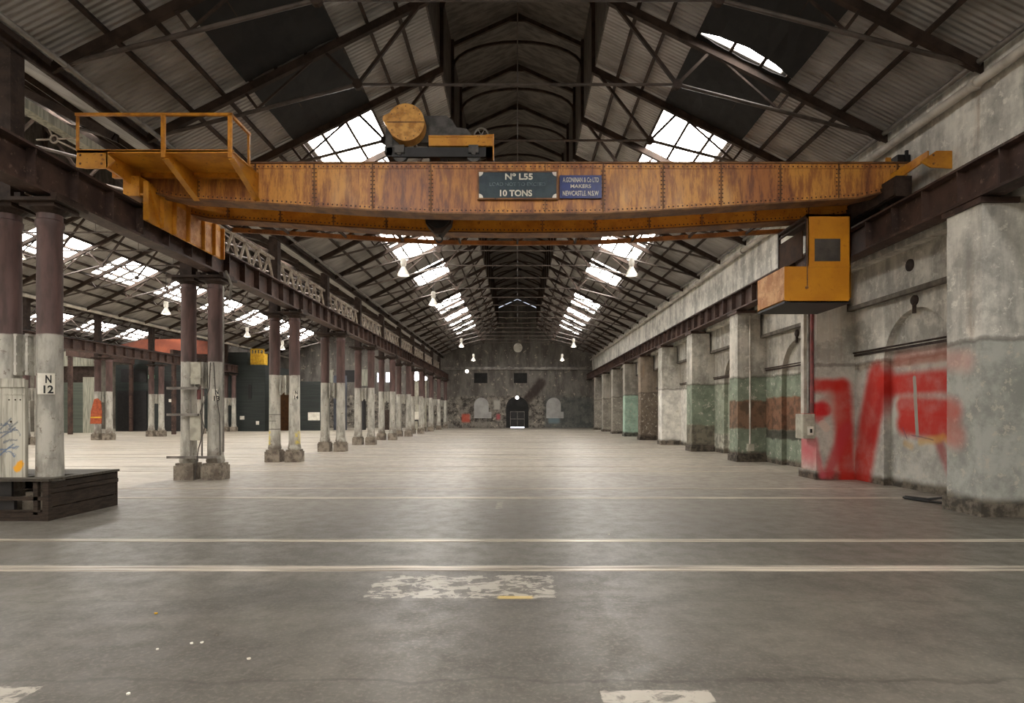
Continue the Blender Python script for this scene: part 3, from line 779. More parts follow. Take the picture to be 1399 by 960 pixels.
# ------------------------------------------------------------------ the travelling crane
CR = thing('bridge_crane', 'orange riveted overhead travelling crane spanning the nave with platform and cab', 'crane', (0, 12.4, 5.94))
ZB = [(-8.05, 6.36), (-7.0, 6.12), (-5.5, 6.03), (-4.2, 5.945), (-3, 5.87), (-1.8, 5.81), (0, 5.79), (1.8, 5.81), (3, 5.87), (4.2, 5.945), (5.5, 6.03), (7.0, 6.12), (8.05, 6.36)]
def zb(x):
    for (a, za), (b, z2) in zip(ZB, ZB[1:]):
        if a <= x <= b: return za + (z2 - za) * (x - a) / (b - a)
    return 6.36
ZT = 6.82
SEAMS = [-7.83, -6.6, -5.4, -4.19, -2.99, -1.79, .57 - 1.2, .57, 1.77, 3.0, 4.2, 5.42, 6.62, 7.83]
def girder(y0, name, wm):
    y1 = y0 + .36
    m = MB()
    low = [(x, z) for x, z in ZB]; high = [(x, ZT) for x, z in ZB]
    m.ribbon(low, high, y0 + .05, y1 - .05)
    for i, x in enumerate(SEAMS):
        if i in (6,) : continue
        m.box(x - .055, y0 + .035, zb(x) + .02, x + .055, y0 + .05, ZT - .005)
    w = m.build(name + '_web', wm, CR)
    for i, x in enumerate(SEAMS):
        if i == 6: continue
        m = MB(); m.box(x - .012, y0 + .002, zb(x) + .02, x + .012, y0 + .035, ZT - .005); m.build('stiffener', M['flange'], w)
    m = MB()
    for i, x in enumerate(SEAMS):
        if i in (6,): continue
        z = zb(x) + .1
        while z < ZT - .08:
            m.dome((x - .032, y0 + .036, z), .018); m.dome((x + .032, y0 + .036, z), .018); z += .085
    x = -7.9
    while x < 7.9:
        m.dome((x, y0 + .028, ZT - .055), .018); m.dome((x, y0 + .028, zb(x) + .06), .018); x += .095
    m.build('rivets', M['rivet'], w)['kind'] = 'stuff'
    m = MB()
    m.box(-8.05, y0, ZT, 8.05, y1, ZT + .035); m.build('top_flange', M['flange'], CR)
    m = MB(); m.box(-8.05, y0 + .03, ZT - .09, 8.05, y0 + .05, ZT); m.ribbon([(x, z) for x, z in ZB], [(x, z + .1) for x, z in ZB], y0 + .03, y0 + .05); m.build('flange_angle', wm, CR)
    m = MB(); m.ribbon([(x, z - .03) for x, z in ZB], [(x, z) for x, z in ZB], y0 - .02, y1 + .02); m.build('bottom_flange', M['flange'], CR)
    m = MB(); m.box(-7.6, (y0 + y1) / 2 - .03, ZT + .035, 7.6, (y0 + y1) / 2 + .03, ZT + .085); m.build('trolley_rail', M['black'], CR)
girder(12.4, 'front_girder', M['riveted']); girder(13.7, 'rear_girder', M['yellow'])
# side lattice behind the rear girder
m = MB()
m.ribbon([(x, z) for x, z in ZB[1:-1]], [(x, z + .1) for x, z in ZB[1:-1]], 14.75, 14.83)
m.box(-7.0, 14.75, 6.5, 7.0, 14.83, 6.58); m.build('walkway_chord', M['flange'], CR)
m = MB(); k = 20
for i in range(k):
    xa, xb = -7 + 14 * i / k, -7 + 14 * (i + 1) / k
    if i % 2: m.beam((xa, 14.79, 6.52), (xb, 14.79, zb(xb) + .05), .05, .05, (0, 1, 0))
    else: m.beam((xa, 14.79, zb(xa) + .05), (xb, 14.79, 6.52), .05, .05, (0, 1, 0))
for i in range(0, k + 1, 2):
    x = -7 + 14 * i / k; m.beam((x, 14.05, zb(x) + .04), (x, 14.76, zb(x) + .04), .05, .05)
m.build('walkway_lacing', M['truss'], CR)
# end carriages
for s in (-1, 1):
    x = s * 7.68
    m = MB(); m.box(x - .16, 11.98, 6.0, x + .16, 15.25, 6.4); cg = m.build('end_carriage', M['yellow'], CR)
    if s > 0: cg.data.materials[0] = M['iron']
    m = MB(); xi = s * 7.44
    if s > 0: xi = 7.5
    m.box(xi - .012, 12.0, 5.53 if s < 0 else 6.02, xi + .012, 15.15, 6.3)
    for yy in (12.02, 12.55, 13.0, 13.55, 14.2, 14.7, 15.12) if s < 0 else (): m.box(xi - s * .012, yy - .02, 5.53, xi - s * .09, yy + .02, 6.3)
    if s < 0: m.beam((xi - s * .04, 12.1, 6.25), (xi - s * .04, 12.5, 5.6), .06, .05, (1, 0, 0))
    m.box(xi, 12.0, 6.02, x, 15.15, 6.06)
    m.build('wheel_guard', M['yellow'] if s < 0 else M['iron'], cg)
    m = MB()
    for a, b in ((13.02, 13.53), (13.57, 14.18), (14.22, 14.68), (14.72, 15.1)): m.box(xi - s * .012, a + .03, 5.56, xi - s * .018, b - .03, 6.2)
    if s < 0: m.build('scraped_panel', M['peach'], cg)
    for yy in (12.55, 14.75):
        m = MB(); m.lathe([(.19, -.06), (.22, -.055), (.22, -.04), (.18, -.035), (.18, .035), (.22, .04), (.22, .055), (.19, .06)], (x, yy, 6.13), 20, 'X'); m.build('wheel', M['black'], CR)
# left platform
DZ = 6.6; Y1 = 11.3
m = MB(); m.box(-8.26, Y1, DZ - .02, -5.33, 12.42, DZ + .01); pf = m.build('platform_deck', M['yellow'], CR)
m = MB(); m.box(-8.26, 12.28, DZ - .12, -5.33, 12.36, DZ - .02); m.box(-8.26, Y1, DZ - .04, -5.33, Y1 + .04, DZ + .025); m.build('deck_angle', M['yellowrail'], pf)
for x in (-6.6, -5.36):
    m = MB(); m.prism([(Y1, DZ - .02), (Y1, DZ - .14), (12.42, 6.06), (12.42, DZ - .02)], 'X', x - .012, x + .012)
    m.beam((x, Y1, DZ - .15), (x, 12.42, 6.06), .12, .02, (0, 0, 1)); m.build('platform_bracket', M['yellow'], CR)
for s in (-1, 1):
    m = MB(); pl = [(s * 8.28, 6.3), (s * 8.26, DZ), (s * 7.75, DZ), (s * 7.55, 6.42), (s * 7.7, 6.27), (s * 8.1, 6.27)] if s < 0 else [(8.34, 6.32), (8.3, DZ), (7.85, DZ), (7.56, 6.4), (7.75, 6.29), (8.2, 6.27)]
    m.prism(pl, 'Y', Y1 + .0, Y1 + .03)
    m.prism([(Y1, DZ), (Y1, 6.29 if s < 0 else 6.45), (12.42, 6.2 if s < 0 else 6.4), (12.42, DZ)], 'X', s * 7.7 - .015, s * 7.7 + .015); br = m.build('end_bracket', M['yellow'], CR)
    m = MB()
    for px_, pz_ in ((8.2, 6.36), (8.2, 6.52), (7.8, 6.36), (7.8, 6.52)): m.dome((s * px_, Y1, pz_), .025)
    m.build('bolt_head', M['flange'], br)
    m = MB(); m.box(s * 8.26 - .02, Y1, DZ, s * 8.26 + .02, Y1 + .04, 7.28); m.build('railing_post', M['yellowrail'], CR)
for x in (-6.63, -5.38):
    m = MB(); m.box(x - .04, Y1 - .03, DZ - .13, x + .04, Y1 + .005, 7.27); m.build('railing_post', M['yellowrail'], CR)
m = MB(); m.box(-5.4, 12.05, DZ, -5.36, 12.1, 7.27); m.build('railing_post', M['yellowrail'], CR)
m = MB(); m.box(-8.28, Y1 - .03, 7.25, -5.34, Y1 + .02, 7.3); m.box(-5.4, Y1, 7.25, -5.35, 12.1, 7.3); m.build('top_railing', M['yellowrail'], CR)
m = MB(); m.box(7.85, 12.45, 6.86, 8.12, 12.7, 7.02); m.box(8.0, 12.42, 6.84, 8.06, 12.46, 7.1); m.build('limit_switch', M['black'], CR)
m = MB(); m.box(7.6, 12.42, 6.84, 7.7, 12.46, 6.95); m.box(7.68, 12.5, 6.855, 7.8, 12.6, 6.9); m.build('buffer_stop', M['yellow'], CR)
# cab
CY0, CY1 = 12.78, 14.2
m = MB()
a, b = 5.66, 7.06; zl, zh = 4.03, 4.79
m.prism([(a, zl + .06), (a + .1, zl), (b - .06, zl), (b, zl + .1), (b + .01, zh), (a, zh)], 'Y', CY0, CY0 + .02)
m.box(b - .02, CY0, zl + .1, b + .01, CY1, zh); m.box(a, CY1 - .02, zl, b, CY1, zh)
cabw = m.build('cab_tub', M['cab'], CR)
m = MB(); m.box(a, CY0 + .02, zl + .06, a + .02, CY1 - .02, zh); m.build('tub_side', M['peach'], cabw)
m = MB(); m.box(a, CY0, zl - .02, b, CY1, zl + .03); m.build('cab_floor', M['black'], CR)
ua = 6.13; zt = 5.9
m = MB()   # front panel round a window
wx0, wx1, wz0, wz1 = 6.3, 6.85, 4.9, 5.38
m.box(ua, CY0, zh, wx0, CY0 + .02, zt); m.box(wx1, CY0, zh, b + .01, CY0 + .02, zt); m.box(wx0, CY0, zh, wx1, CY0 + .02, wz0); m.box(wx0, CY0, wz1, wx1, CY0 + .02, zt)
m.box(b - .02, CY0, zh, b + .01, CY1, zt); m.box(ua, CY0 - .008, zh - .012, b + .01, CY0, zh + .012)
cf = m.build('cab_front', M['cab'], CR)
m = MB(); m.box(wx0, CY0 + .008, wz0, wx1, CY0 + .014, wz1); m.build('cab_window', M['glass'], cf)
m = MB(); m.box(ua, CY0, zh, ua + .05, CY0 + .05, zt); m.box(ua, CY1 - .06, zh, ua + .05, CY1, zt); m.box(ua, CY0, 5.74, ua + .04, CY1, 5.78); m.box(ua, CY0, zt - .05, b, CY1, zt); m.build('cab_frame', M['iron'], CR)
m = MB(); m.box(ua + .01, CY0 + .22, 5.02, ua + .03, CY1 - .06, 5.62); m.build('side_board', M['brown'], CR)
m = MB(); m.tube((ua + .01, CY0 - .015, 5.8), (ua + .01, CY0 - .015, 4.36), .012, 8); m.lathe([(.0, -.035), (.03, -.02), (.035, 0), (.03, .02), (0, .035)], (ua - .01, CY0 - .03, 4.34), 10); m.build('control_rod', M['flange'], CR)
# name plates
m = MB(); c0, c1, z0, z1 = -.79, .80, 6.1, 6.63
m.box(c0, 12.385, z0, c1, 12.44, z1); sp = m.build('number_plate', M['plate'], CR)
m = MB()
m.box(c0 - .03, 12.375, z0 - .03, c1 + .03, 12.44, z0); m.box(c0 - .03, 12.375, z1, c1 + .03, 12.44, z1 + .03); m.box(c0 - .03, 12.375, z0, c0, 12.44, z1); m.box(c1, 12.375, z0, c1 + .03, 12.44, z1)
m.build('plate_border', M['flange'], sp)
m = MB()
for x, sx in ((c0, 1), (c1, -1)):
    for z, sz in ((z0, 1), (z1, -1)):
        pts = [(x, z)] + [(x + sx * .085 * math.cos(PI / 2 * i / 6), z + sz * .085 * math.sin(PI / 2 * i / 6)) for i in range(7)]
        m.prism(pts, 'Y', 12.374, 12.386)
m.build('plate_corners', M['enamel_lamp'], sp)
text('Nº L55', 'lettering', M['letter_white'], .17, (.03, 12.383, 6.54), sp, .57, .13)
text('LOAD NOT TO EXCEED', 'lettering', M['letter_faint'], .1, (0, 12.383, 6.385), sp, 1.15, .075, depth=.002)
text('10 TONS', 'lettering', M['letter_white'], .17, (-.03, 12.383, 6.2), sp, .66, .13)
m = MB(); m.box(.87, 12.39, 6.1, 1.73, 12.43, 6.57); mp = m.build('maker_plate', M['blue'], CR)
text('A.GONINAN & Co LTD', 'lettering', M['letter_white'], .1, (1.3, 12.387, 6.475), mp, .74, .1)
text('MAKERS', 'lettering', M['letter_white'], .1, (1.3, 12.387, 6.345), mp, .42, .075)
text('NEWCASTLE. N.S.W', 'lettering', M['letter_white'], .1, (1.3, 12.387, 6.2), mp, .74, .1)

# hoist trolley on the crane
TZ = 6.905
TY = 12.58
HT = thing('hoist_trolley', 'dark hoist trolley with a round ochre gear cover standing on the crane girders', 'hoist', (-1.6, 13.2, TZ))
def tx(px, Y=12.5): return (px - 707) * Y / F
def tz(py, Y=12.5): return H0 + (563 - py) * Y / F
m = MB()
m.box(tx(528), 12.5, tz(214), tx(674), 12.58, tz(201)); m.box(tx(528), 13.88, tz(214), tx(674), 13.96, tz(201)); m.box(tx(528), 12.5, tz(212), tx(536), 13.96, tz(201)); m.box(tx(664), 12.5, tz(214), tx(674), 13.96, tz(201)); m.box(tx(585), 12.6, tz(212), tx(600), 13.9, tz(201))
m.build('underframe', M['black'], HT)
m = MB(); m.box(tx(586), 12.46, tz(200), tx(673), 12.54, tz(188)); m.box(tx(586), 12.44, tz(188.5), tx(673), 12.56, tz(186.5)); m.box(tx(655), 12.44, tz(200), tx(657), 12.46, tz(188)); m.box(tx(662), 12.44, tz(200), tx(664), 12.46, tz(188)); m.build('side_beam', M['yellow'], HT)
for px_ in (546, 647):
    for yy in (12.58, 13.88):
        m = MB(); m.lathe([(.1, -.05), (.16, -.048), (.16, .048), (.1, .05)], (tx(px_), yy, TZ + .16), 18, 'Y'); wl = m.build('wheel', M['motor'], HT)
        m = MB(); m.lathe([(.05, -.1), (.05, 0)], (tx(px_), yy - .02, TZ + .17), 12, 'Y'); m.box(tx(px_) - .1, yy - .13, TZ + .16, tx(px_) + .1, yy - .06, TZ + .32); m.build('axle_box', M['motor'], wl)
# gear cover: a teardrop disc with a pointed lobe to the left
cx, cz, rr = tx(555), tz(168.5), .385
pts = [(cx + rr * math.cos(math.radians(a)), cz + rr * math.sin(math.radians(a))) for a in range(-140, 151, 10)]
tip = (tx(524), tz(163)); pts += [(tip[0] + .03, tip[1] + .06), (tip[0], tip[1] + .03), (tip[0] - .01, tip[1] - .03), (tip[0] + .03, tip[1] - .1)]
m = MB(); m.prism(pts, 'Y', 12.44, 12.72); gc = m.build('gear_cover', M['disc'], HT)
m = MB(); m.box(cx - rr, 12.43, cz - .012, cx + rr, 12.442, cz + .006)
for a in range(0, 360, 30): m.dome((cx + .33 * math.cos(math.radians(a)), 12.44, cz + .33 * math.sin(math.radians(a))), .014)
m.build('cover_joint', M['flange'], gc)
m = MB()
pts = [(tx(566), tz(187)), (tx(572), tz(150)), (tx(608), tz(150)), (tx(616), tz(156)), (tx(622), tz(166)), (tx(636), tz(168)), (tx(642), tz(174)), (tx(644), tz(187))]
m.prism(pts, 'Y', 12.75, 12.95); m.build('gearbox', M['motor'], HT)
m = MB(); m.lathe([(.1, 0), (.34, .01), (.36, .03), (.3, .05), (.3, .75), (.36, .77), (.34, .8), (.1, .81)], (tx(596), 12.96, tz(170)), 24, 'Y'); m.build('rope_drum', M['motor'], HT, smooth=True)
m = MB(); m.lathe([(.05, 0), (.24, .02), (.26, .06), (.26, .5), (.22, .56), (.08, .58)], (tx(628), 12.98, tz(182)), 20, 'Y')
m.box(tx(614), 12.98, tz(201), tx(642), 13.5, tz(192)); m.build('motor', M['motor'], HT, smooth=True)
m = MB(); m.box(tx(524), 12.6, tz(206), tx(545), 13.3, tz(196)); m.box(tx(525), 12.62, tz(196), tx(534), 12.8, tz(155)); m.lathe([(.05, 0), (.15, .01), (.15, .5), (.05, .52)], (tx(533), 12.65, tz(190)), 16, 'Y'); m.box(tx(521), 12.6, tz(158), tx(536), 12.72, tz(154)); m.build('brake_gear', M['motor'], HT)
m = MB(); c = Vector((tx(657), 12.62, tz(184.5, 12.62)))
ring = [c + Vector((.145 * math.cos(2 * PI * i / 24), 0, .145 * math.sin(2 * PI * i / 24))) for i in range(25)]
m.path(ring, .018, 6)
for a in (0, 60, 120): m.tube(c - Vector((.14 * math.cos(math.radians(a)), 0, .14 * math.sin(math.radians(a)))), c + Vector((.14 * math.cos(math.radians(a)), 0, .14 * math.sin(math.radians(a)))), .01, 6)
m.tube(c, c + Vector((0, .3, 0)), .02, 8); m.build('handwheel', M['pipe_grey'], HT)
m = MB(); m.tube((tx(674), 12.48, tz(219.5)), (tx(674), 12.48, tz(184)), .015, 6); m.tube((tx(674), 12.48, tz(185)), (tx(664), 12.48, tz(185)), .012, 6); m.build('guard_rod', M['yellowrail'], HT)
# hook block hanging between the girders
HX, HY = -1.72, 13.23
HB_ = thing('hook_block', 'dark tapered hook block hanging between the two crane girders', 'hook block', (HX, HY, 5.58))
m = MB(); m.prism([(HX - .3, 5.98), (HX - .27, 5.8), (HX - .07, 5.58), (HX + .07, 5.58), (HX + .27, 5.8), (HX + .3, 5.98), (HX + .2, 6.1), (HX - .2, 6.1)], 'Y', HY - .14, HY + .14); m.build('cheek_block', M['iron'], HB_)
m = MB(); m.lathe([(.1, -.18), (.26, -.17), (.26, -.15), (.1, -.145)], (HX, HY, 5.95), 20, 'Y'); m.build('sheave', M['black'], HB_)
m = MB(); hk = [Vector((HX, HY, 5.67)), Vector((HX, HY, 5.58))] + [Vector((HX + .07 * math.sin(math.radians(a)), HY, 5.5 + .07 * math.cos(math.radians(a)))) for a in range(10, 260, 20)]
m.path(hk, .022, 8); m.build('hook', M['black'], HB_)
m = MB()
for dx in (-.2, .2): m.tube((HX + dx, HY, 6.08), (HX + dx, HY, 7.25), .012, 6)
m.build('rope', M['black'], HB_)

# ------------------------------------------------------------------ near-left column dressing
PL = thing('timber_plinth', 'dark planked timber plinth around the foot of the columns at left edge', 'plinth', (-8.2, 10.2, 0))
xr, xl, ya, yb2, zt_ = -7.33, -8.95, 9.42, 11.02, .66
m = MB(); m.box(xr - .03, ya, .0, xr, yb2, .2); m.build('side_plank', M['wood'], PL)
m = MB(); m.box(xr - .03, ya, .215, xr - .008, yb2, .42); m.build('side_plank', M['wood'], PL)
m = MB(); m.box(xr - .03, ya, .43, xr + .015, yb2 + .03, .5); m.box(xr - .03, ya, .51, xr, yb2, .6); m.build('side_plank', M['wood'], PL)
m = MB(); m.box(xr - .03, yb2, 0, xr + .0, yb2 + .03, .62); m.build('corner_post', M['wood'], PL)
m = MB(); m.box(xr - .09, ya - .01, 0, xr + .005, ya + .06, .62); m.build('corner_post', M['wood'], PL)
m = MB(); m.box(xr - .24, ya, .1, xr - .17, ya + .06, .62); m.build('front_post', M['wood'], PL)
m = MB(); m.box(xl, ya, 0, xr - .09, ya + .04, .14); m.build('front_plank', M['wood'], PL)
m = MB(); m.box(xl, ya - .01, .14, xr - .12, ya + .07, .17); m.build('front_plank', M['wood'], PL)
m = MB(); m.box(xl, ya, .32, xr - .09, ya + .04, .38); m.build('front_plank', M['wood'], PL)
m = MB(); m.box(xl, yb2 - .03, 0, xr - .03, yb2, .62); m.box(xl, ya, 0, xl + .03, yb2, .62); m.build('back_planks', M['wood'], PL)
m = MB(); m.box(xl + .2, ya + .04, .17, -7.9, ya + .1, .32); m.box(-8.4, ya + .05, .38, -7.95, ya + .09, .61); m.build('inner_board', M['black'], PL)
def deck(x0, y0, x1, y1):
    mm = MB(); mm.box(x0, y0, .62, x1, y1, zt_); mm.build('deck_board', M['woodtop'], PL)
deck(xl - .02, ya - .03, xr + .03, 9.66); deck(xl - .02, 10.14, xr + .03, 10.6); deck(xl - .02, 10.61, xr + .03, yb2 + .04); deck(-7.44, 9.67, xr + .03, 10.13); deck(-8.12, 9.67, -7.92, 10.13); deck(xl - .02, 9.67, -8.6, 10.13)
CB = thing('board_cabinet', 'pale boarded cabinet with blue scribbles and a yellow daub by the left column', 'cabinet', (-8.3, 9.8, zt_))
m = MB(); m.box(-8.75, 9.64, zt_, -7.875, 9.675, 2.22); fb = m.build('front_boards', M['board'], CB)
m = MB(); m.box(-7.91, 9.675, zt_, -7.88, 9.71, 2.22); m.box(-8.75, 9.675, zt_, -8.72, 10.1, 2.22); m.build('side_boards', M['board'], CB)
m = MB(); m.box(-8.75, 9.62, 2.1, -7.87, 9.64, 2.24); m.box(-8.75, 9.63, 1.98, -7.87, 9.64, 2.0); m.build('top_rail', M['board'], CB)
m = MB()
for x in (-8.13, -8.03, -7.95): m.dome((x, 9.638, 1.9), .014)
m.dome((-8.1, 9.638, 1.55), .02); m.build('nail_heads', M['iron'], CB)
def column_sign(n, s2, px_off, zc, ang, w=.23, h=.34):
    y = CY[n]; ca = Vector((XB + .192 * math.sin(ang), y - .192 * math.cos(ang), zc))
    r = thing('column_sign', 'white N %s sign on the nave-side column %s' % (s2, wherecol(n)), 'sign', ca, 'numbered column signs')
    o = MB(); o.box(-w / 2, -.004, -h / 2, w / 2, .004, h / 2)
    R = Matrix.Rotation(ang, 3, 'Z'); o.v = [tuple(R @ Vector(v)) for v in o.v]
    o.build('plate', M['white'], r, True)
    off = R @ Vector((0.03, -.006, 0))
    text('N', 'letter', M['letter_black'], .14, ca + off + Vector((0, 0, .075)), r, .08, .13, ang, .002)
    text(s2, 'number', M['letter_black'], .14, ca + off + Vector((0, 0, -.09)), r, .13, .13, ang, .002)
column_sign(0, '12', 0, 2.16, .42); column_sign(1, '13', 0, 2.14, .45, .15, .3); column_sign(2, '14', 0, 2.3, .5, .13, .26)
# brackets and conduits on the second pair
y = CY[1]
BR = thing('pipe_bracket', 'steel angle bars and panels strapped across the conduit-wrapped pair of columns', 'bracket', (-8.02, y - .3, .5))
for z in (2.3, 1.64, .58):
    m = MB(); m.box(-8.72, y - .36, z - .03, -7.5 if z < 1 else -7.95, y - .27, z + .03); m.build('angle_bar', M['pipe_grey'], BR)
m = MB(); m.box(-8.17, y - .3, 1.0, -7.9, y - .27, 1.62); m.build('cover_panel', M['greybox'], BR)
m = MB(); m.box(-8.15, y - .3, 2.4, -7.9, y - .27, 2.95); m.box(-8.17, y - .31, 2.55, -7.88, y - .3, 2.6); m.build('upper_panel', M['greybox'], BR)
m = MB(); m.box(-8.19, y - .28, .58, -8.16, y - .25, 2.3); m.box(-7.9, y - .28, .58, -7.87, y - .25, 2.3); m.build('upright', M['pipe_grey'], BR)
SP = thing('stub_pipe', 'short pipe painted maroon over white between the conduit-wrapped columns', 'pipe', (-7.98, y - .15, 1.66))
m = MB(); m.tube((-7.98, y - .18, 1.66), (-7.98, y - .18, 2.02), .065, 12); m.build('white_end', M['pipe_white'], SP, smooth=True)
m = MB(); m.tube((-7.98, y - .18, 2.02), (-7.98, y - .18, 2.26), .068, 12); m.build('maroon_end', M['redpipe'], SP, smooth=True)
def conduit(pts, rad, mat, lab, name='conduit'):
    mm = MB(); mm.path(pts, rad, 8); return tag(mm.build(name, mat, smooth=True), lab, 'conduit')
conduit([(-7.44, y - .08, .7), (-7.44, y - .08, 4.9)], .022, M['pipe_grey'], 'thin grey conduit up the nave side of the conduit-wrapped column')
conduit([(-7.92, y + .3, .0), (-7.92, y + .3, 4.9)], .03, M['pipe_grey'], 'grey conduit rising behind the conduit-wrapped pair of columns')
conduit([(-7.7, y - .215, 2.95), (-7.72, y - .24, 2.3), (-7.86, y - .4, 1.7), (-7.75, y - .4, 1.3), (-7.9, y - .4, .8), (-8.0, y - .4, .06), (-8.02, y - .4, .02)], .013, M['cable_grey'], 'black cable looping down the conduit-wrapped pair of columns', 'hanging_cable')
conduit([(-7.62, y - .215, 2.95), (-7.55, y - .26, 2.2), (-7.46, y - .23, 1.6), (-7.46, y - .2, .62)], .012, M['cable_grey'], 'thin black cable on the nave-side column wrapped in conduits', 'hanging_cable')
conduit([(-7.22, y - .42, 5.2), (-7.18, y - .2, 4.9), (-7.25, y - .15, 4.5)], .03, M['pipe_grey'], 'bent grey hose under the runway girder above the conduit-wrapped columns', 'hanging_hose')
RT = thing('hanging_ring_tie', 'pale tie rods meeting at a ring above the near left runway', 'tie rod', (-9.2, 12, 7.14))
q = lambda px_, py_: Vector((tx(px_, 12), 12.0, tz(py_, 12)))
ctr = q(74, 190)
m = MB(); m.path([ctr + Vector((.075 * math.cos(2 * PI * i / 16), 0, .075 * math.sin(2 * PI * i / 16))) for i in range(17)], .018, 6); m.build('ring', M['paleiron'], RT)
for a in ((50, 191), (112, 188), (60, 163), (112, 208)):
    e = q(*a); d = (e - ctr).normalized(); m = MB(); m.tube(ctr + d * .08, e, .018, 8); m.build('rod', M['paleiron'], RT, smooth=True)
m = MB(); m.box(-9.14, 10.4, 7.22, -8.92, 14.6, 7.4); tag(m.build('hanging_gutter', M['pale_sheet']), 'pale box gutter above the near left runway beside the ring of tie rods', 'gutter')
# ------------------------------------------------------------------ right wall fittings
yb_ = P0 + BAY
SB = thing('switch_box', 'grey electrical switch box on the red-sprayed pier', 'switch box', (7.4, yb_ - .2, 1.05))
m = MB(); m.box(7.27, yb_ - .32, 1.03, 7.548, yb_ + .12, 1.66); m.build('box', M['greybox'], SB)
m = MB(); m.box(7.255, yb_ - .3, 1.05, 7.27, yb_ + .1, 1.64); m.build('door', M['greybox'], SB)
m = MB(); m.box(7.36, yb_ - .36, 1.12, 7.5, yb_ - .32, 1.34); sw = m.build('switch_plate', M['white'], SB)
m = MB(); m.box(7.41, yb_ - .4, 1.18, 7.45, yb_ - .36, 1.28); m.build('lever', M['black'], sw)
for i, (dy, mt, r_, lab) in enumerate(((-.3, 'redpipe', .045, 'maroon pipe above the grey switch box'), (-.12, 'pipe_grey', .04, 'dark grey pipe above the grey switch box, beside the maroon one'), (.12, 'pipe_white', .06, 'pale square duct above the grey switch box'))):
    m = MB()
    if i == 2: m.box(7.44, yb_ + .04, 1.67, 7.545, yb_ + .2, 4.95)
    else: m.tube((7.49, yb_ + dy, 1.67), (7.49, yb_ + dy, 4.95), r_, 10)
    tag(m.build('riser_pipe', M[mt], smooth=i < 2), lab, 'pipe')
yq = P0 + 2 * BAY - .4
m = MB(); m.tube((7.95, yq - .05, .62), (7.95, yq - .05, 5.0), .03, 8); CDT = thing('conduit_run', 'slim pale conduit with outlet box on the green and brown banded pier', 'conduit', (7.95, yq, .4))
m.build('pipe', M['pipe_white'], CDT); m = MB(); m.box(7.85, yq - .12, .38, 8.07, yq - .002, .62); m.build('outlet_box', M['greybox'], CDT)
for n, nm in ((0, 'above the red graffiti arch'), (1, 'above the arch behind the crane cab')):
    yc = P0 + BAY * (n + .5)
    m = MB(); m.lathe([(.02, -.07), (.08, -.065), (.11, -.04), (.11, 0.0)], (RW - .002, yc, 4.1), 16, 'X'); m.tube((RW - .03, yc, 4.0), (RW - .03, yc, 3.82), .04, 8)
    tag(m.build('wall_boss', M['iron']), 'dark round iron boss on the wall ' + nm, 'boss')
    m = MB(); m.lathe([(.09, -.03), (.13, -.025), (.13, 0.0)], (8.418, yc, 4.85), 18, 'X'); tag(m.build('vent_cap', M['iron']), 'rusty round vent cap high on the wall ' + nm, 'vent')
m = MB(); pts = [(8.3, 11.2, .3), (8.2, 11.3, .12), (7.9, 11.6, .03), (7.72, 12.0, .025), (7.62, 11.9, .022), (7.7, 11.5, .022), (8.05, 10.9, .022), (8.2, 10.72, .022)]
m.path(pts, .02, 8); tag(m.build('floor_cable', M['cable'], smooth=True), 'black cable lying in a loop on the floor below the red graffiti', 'cable')
m = MB(); m.path([(8.5, 10.75, .35), (8.3, 11.1, .2), (7.8, 11.4, .05), (7.55, 11.75, .025), (7.75, 11.3, .025), (8.0, 10.8, .025)], .016, 8); tag(m.build('floor_cable', M['cable'], smooth=True), 'thin black cable crossing the floor loop beside the pale peeling pier', 'cable')

# ------------------------------------------------------------------ floor tracks and litter
TRY = []
for k in range(0, 9):
    for j, b0 in enumerate((6.5, 7.95)):
        y = b0 + BAY * k
        r = thing('track_rail', 'worn steel rail let into the floor, %s rail of the %s track from the camera' % (('near', 'far')[j], ORD[k]), 'rail', (0, y, 0), 'rails of the tracks across the floor')
        x1 = 7.4; x0 = -30
        m = MB(); m.box(x0, y - .035, -.05, x1, y + .035, .006); m.build('rail_head', M['steel'], r)
        m = MB(); m.box(x0, y + .09, -.05, x1, y + .13, .004); m.build('check_rail', M['steel'], r)
for i, (px_, py_, mt, w) in enumerate(((215, 887, 'white', 'white paper scrap on the concrete at lower left, apart from the pair'), (262, 879, 'white', 'white paper scrap at lower left, left one of a close pair'), (276, 878, 'white', 'white paper scrap at lower left, right one of a close pair'),
        (340, 900, 'white', 'pale scrap on the floor to the right of the scattered paper bits'), (175, 948, 'white', 'pale scrap on the floor near the bottom left corner'), (213, 838, 'yellow_mesh', 'tiny yellow scrap on the floor at left'), (296, 868, 'pipe_grey', 'small grey pebble behind the pair of paper scraps'), (832, 730, 'white', 'small white scrap near the far rail of the first track'))):
    Y = 1400 / (py_ - 563); X = (px_ - 707) * Y / F
    m = MB(); pts = [(X + .014 * random.uniform(.6, 1.2) * math.cos(2 * PI * k / 6), Y + .014 * random.uniform(.6, 1.2) * math.sin(2 * PI * k / 6)) for k in range(6)]
    m.prism(pts, 'Z', 0.0, .008); tag(m.build('litter_scrap', M[mt]), w, 'litter')

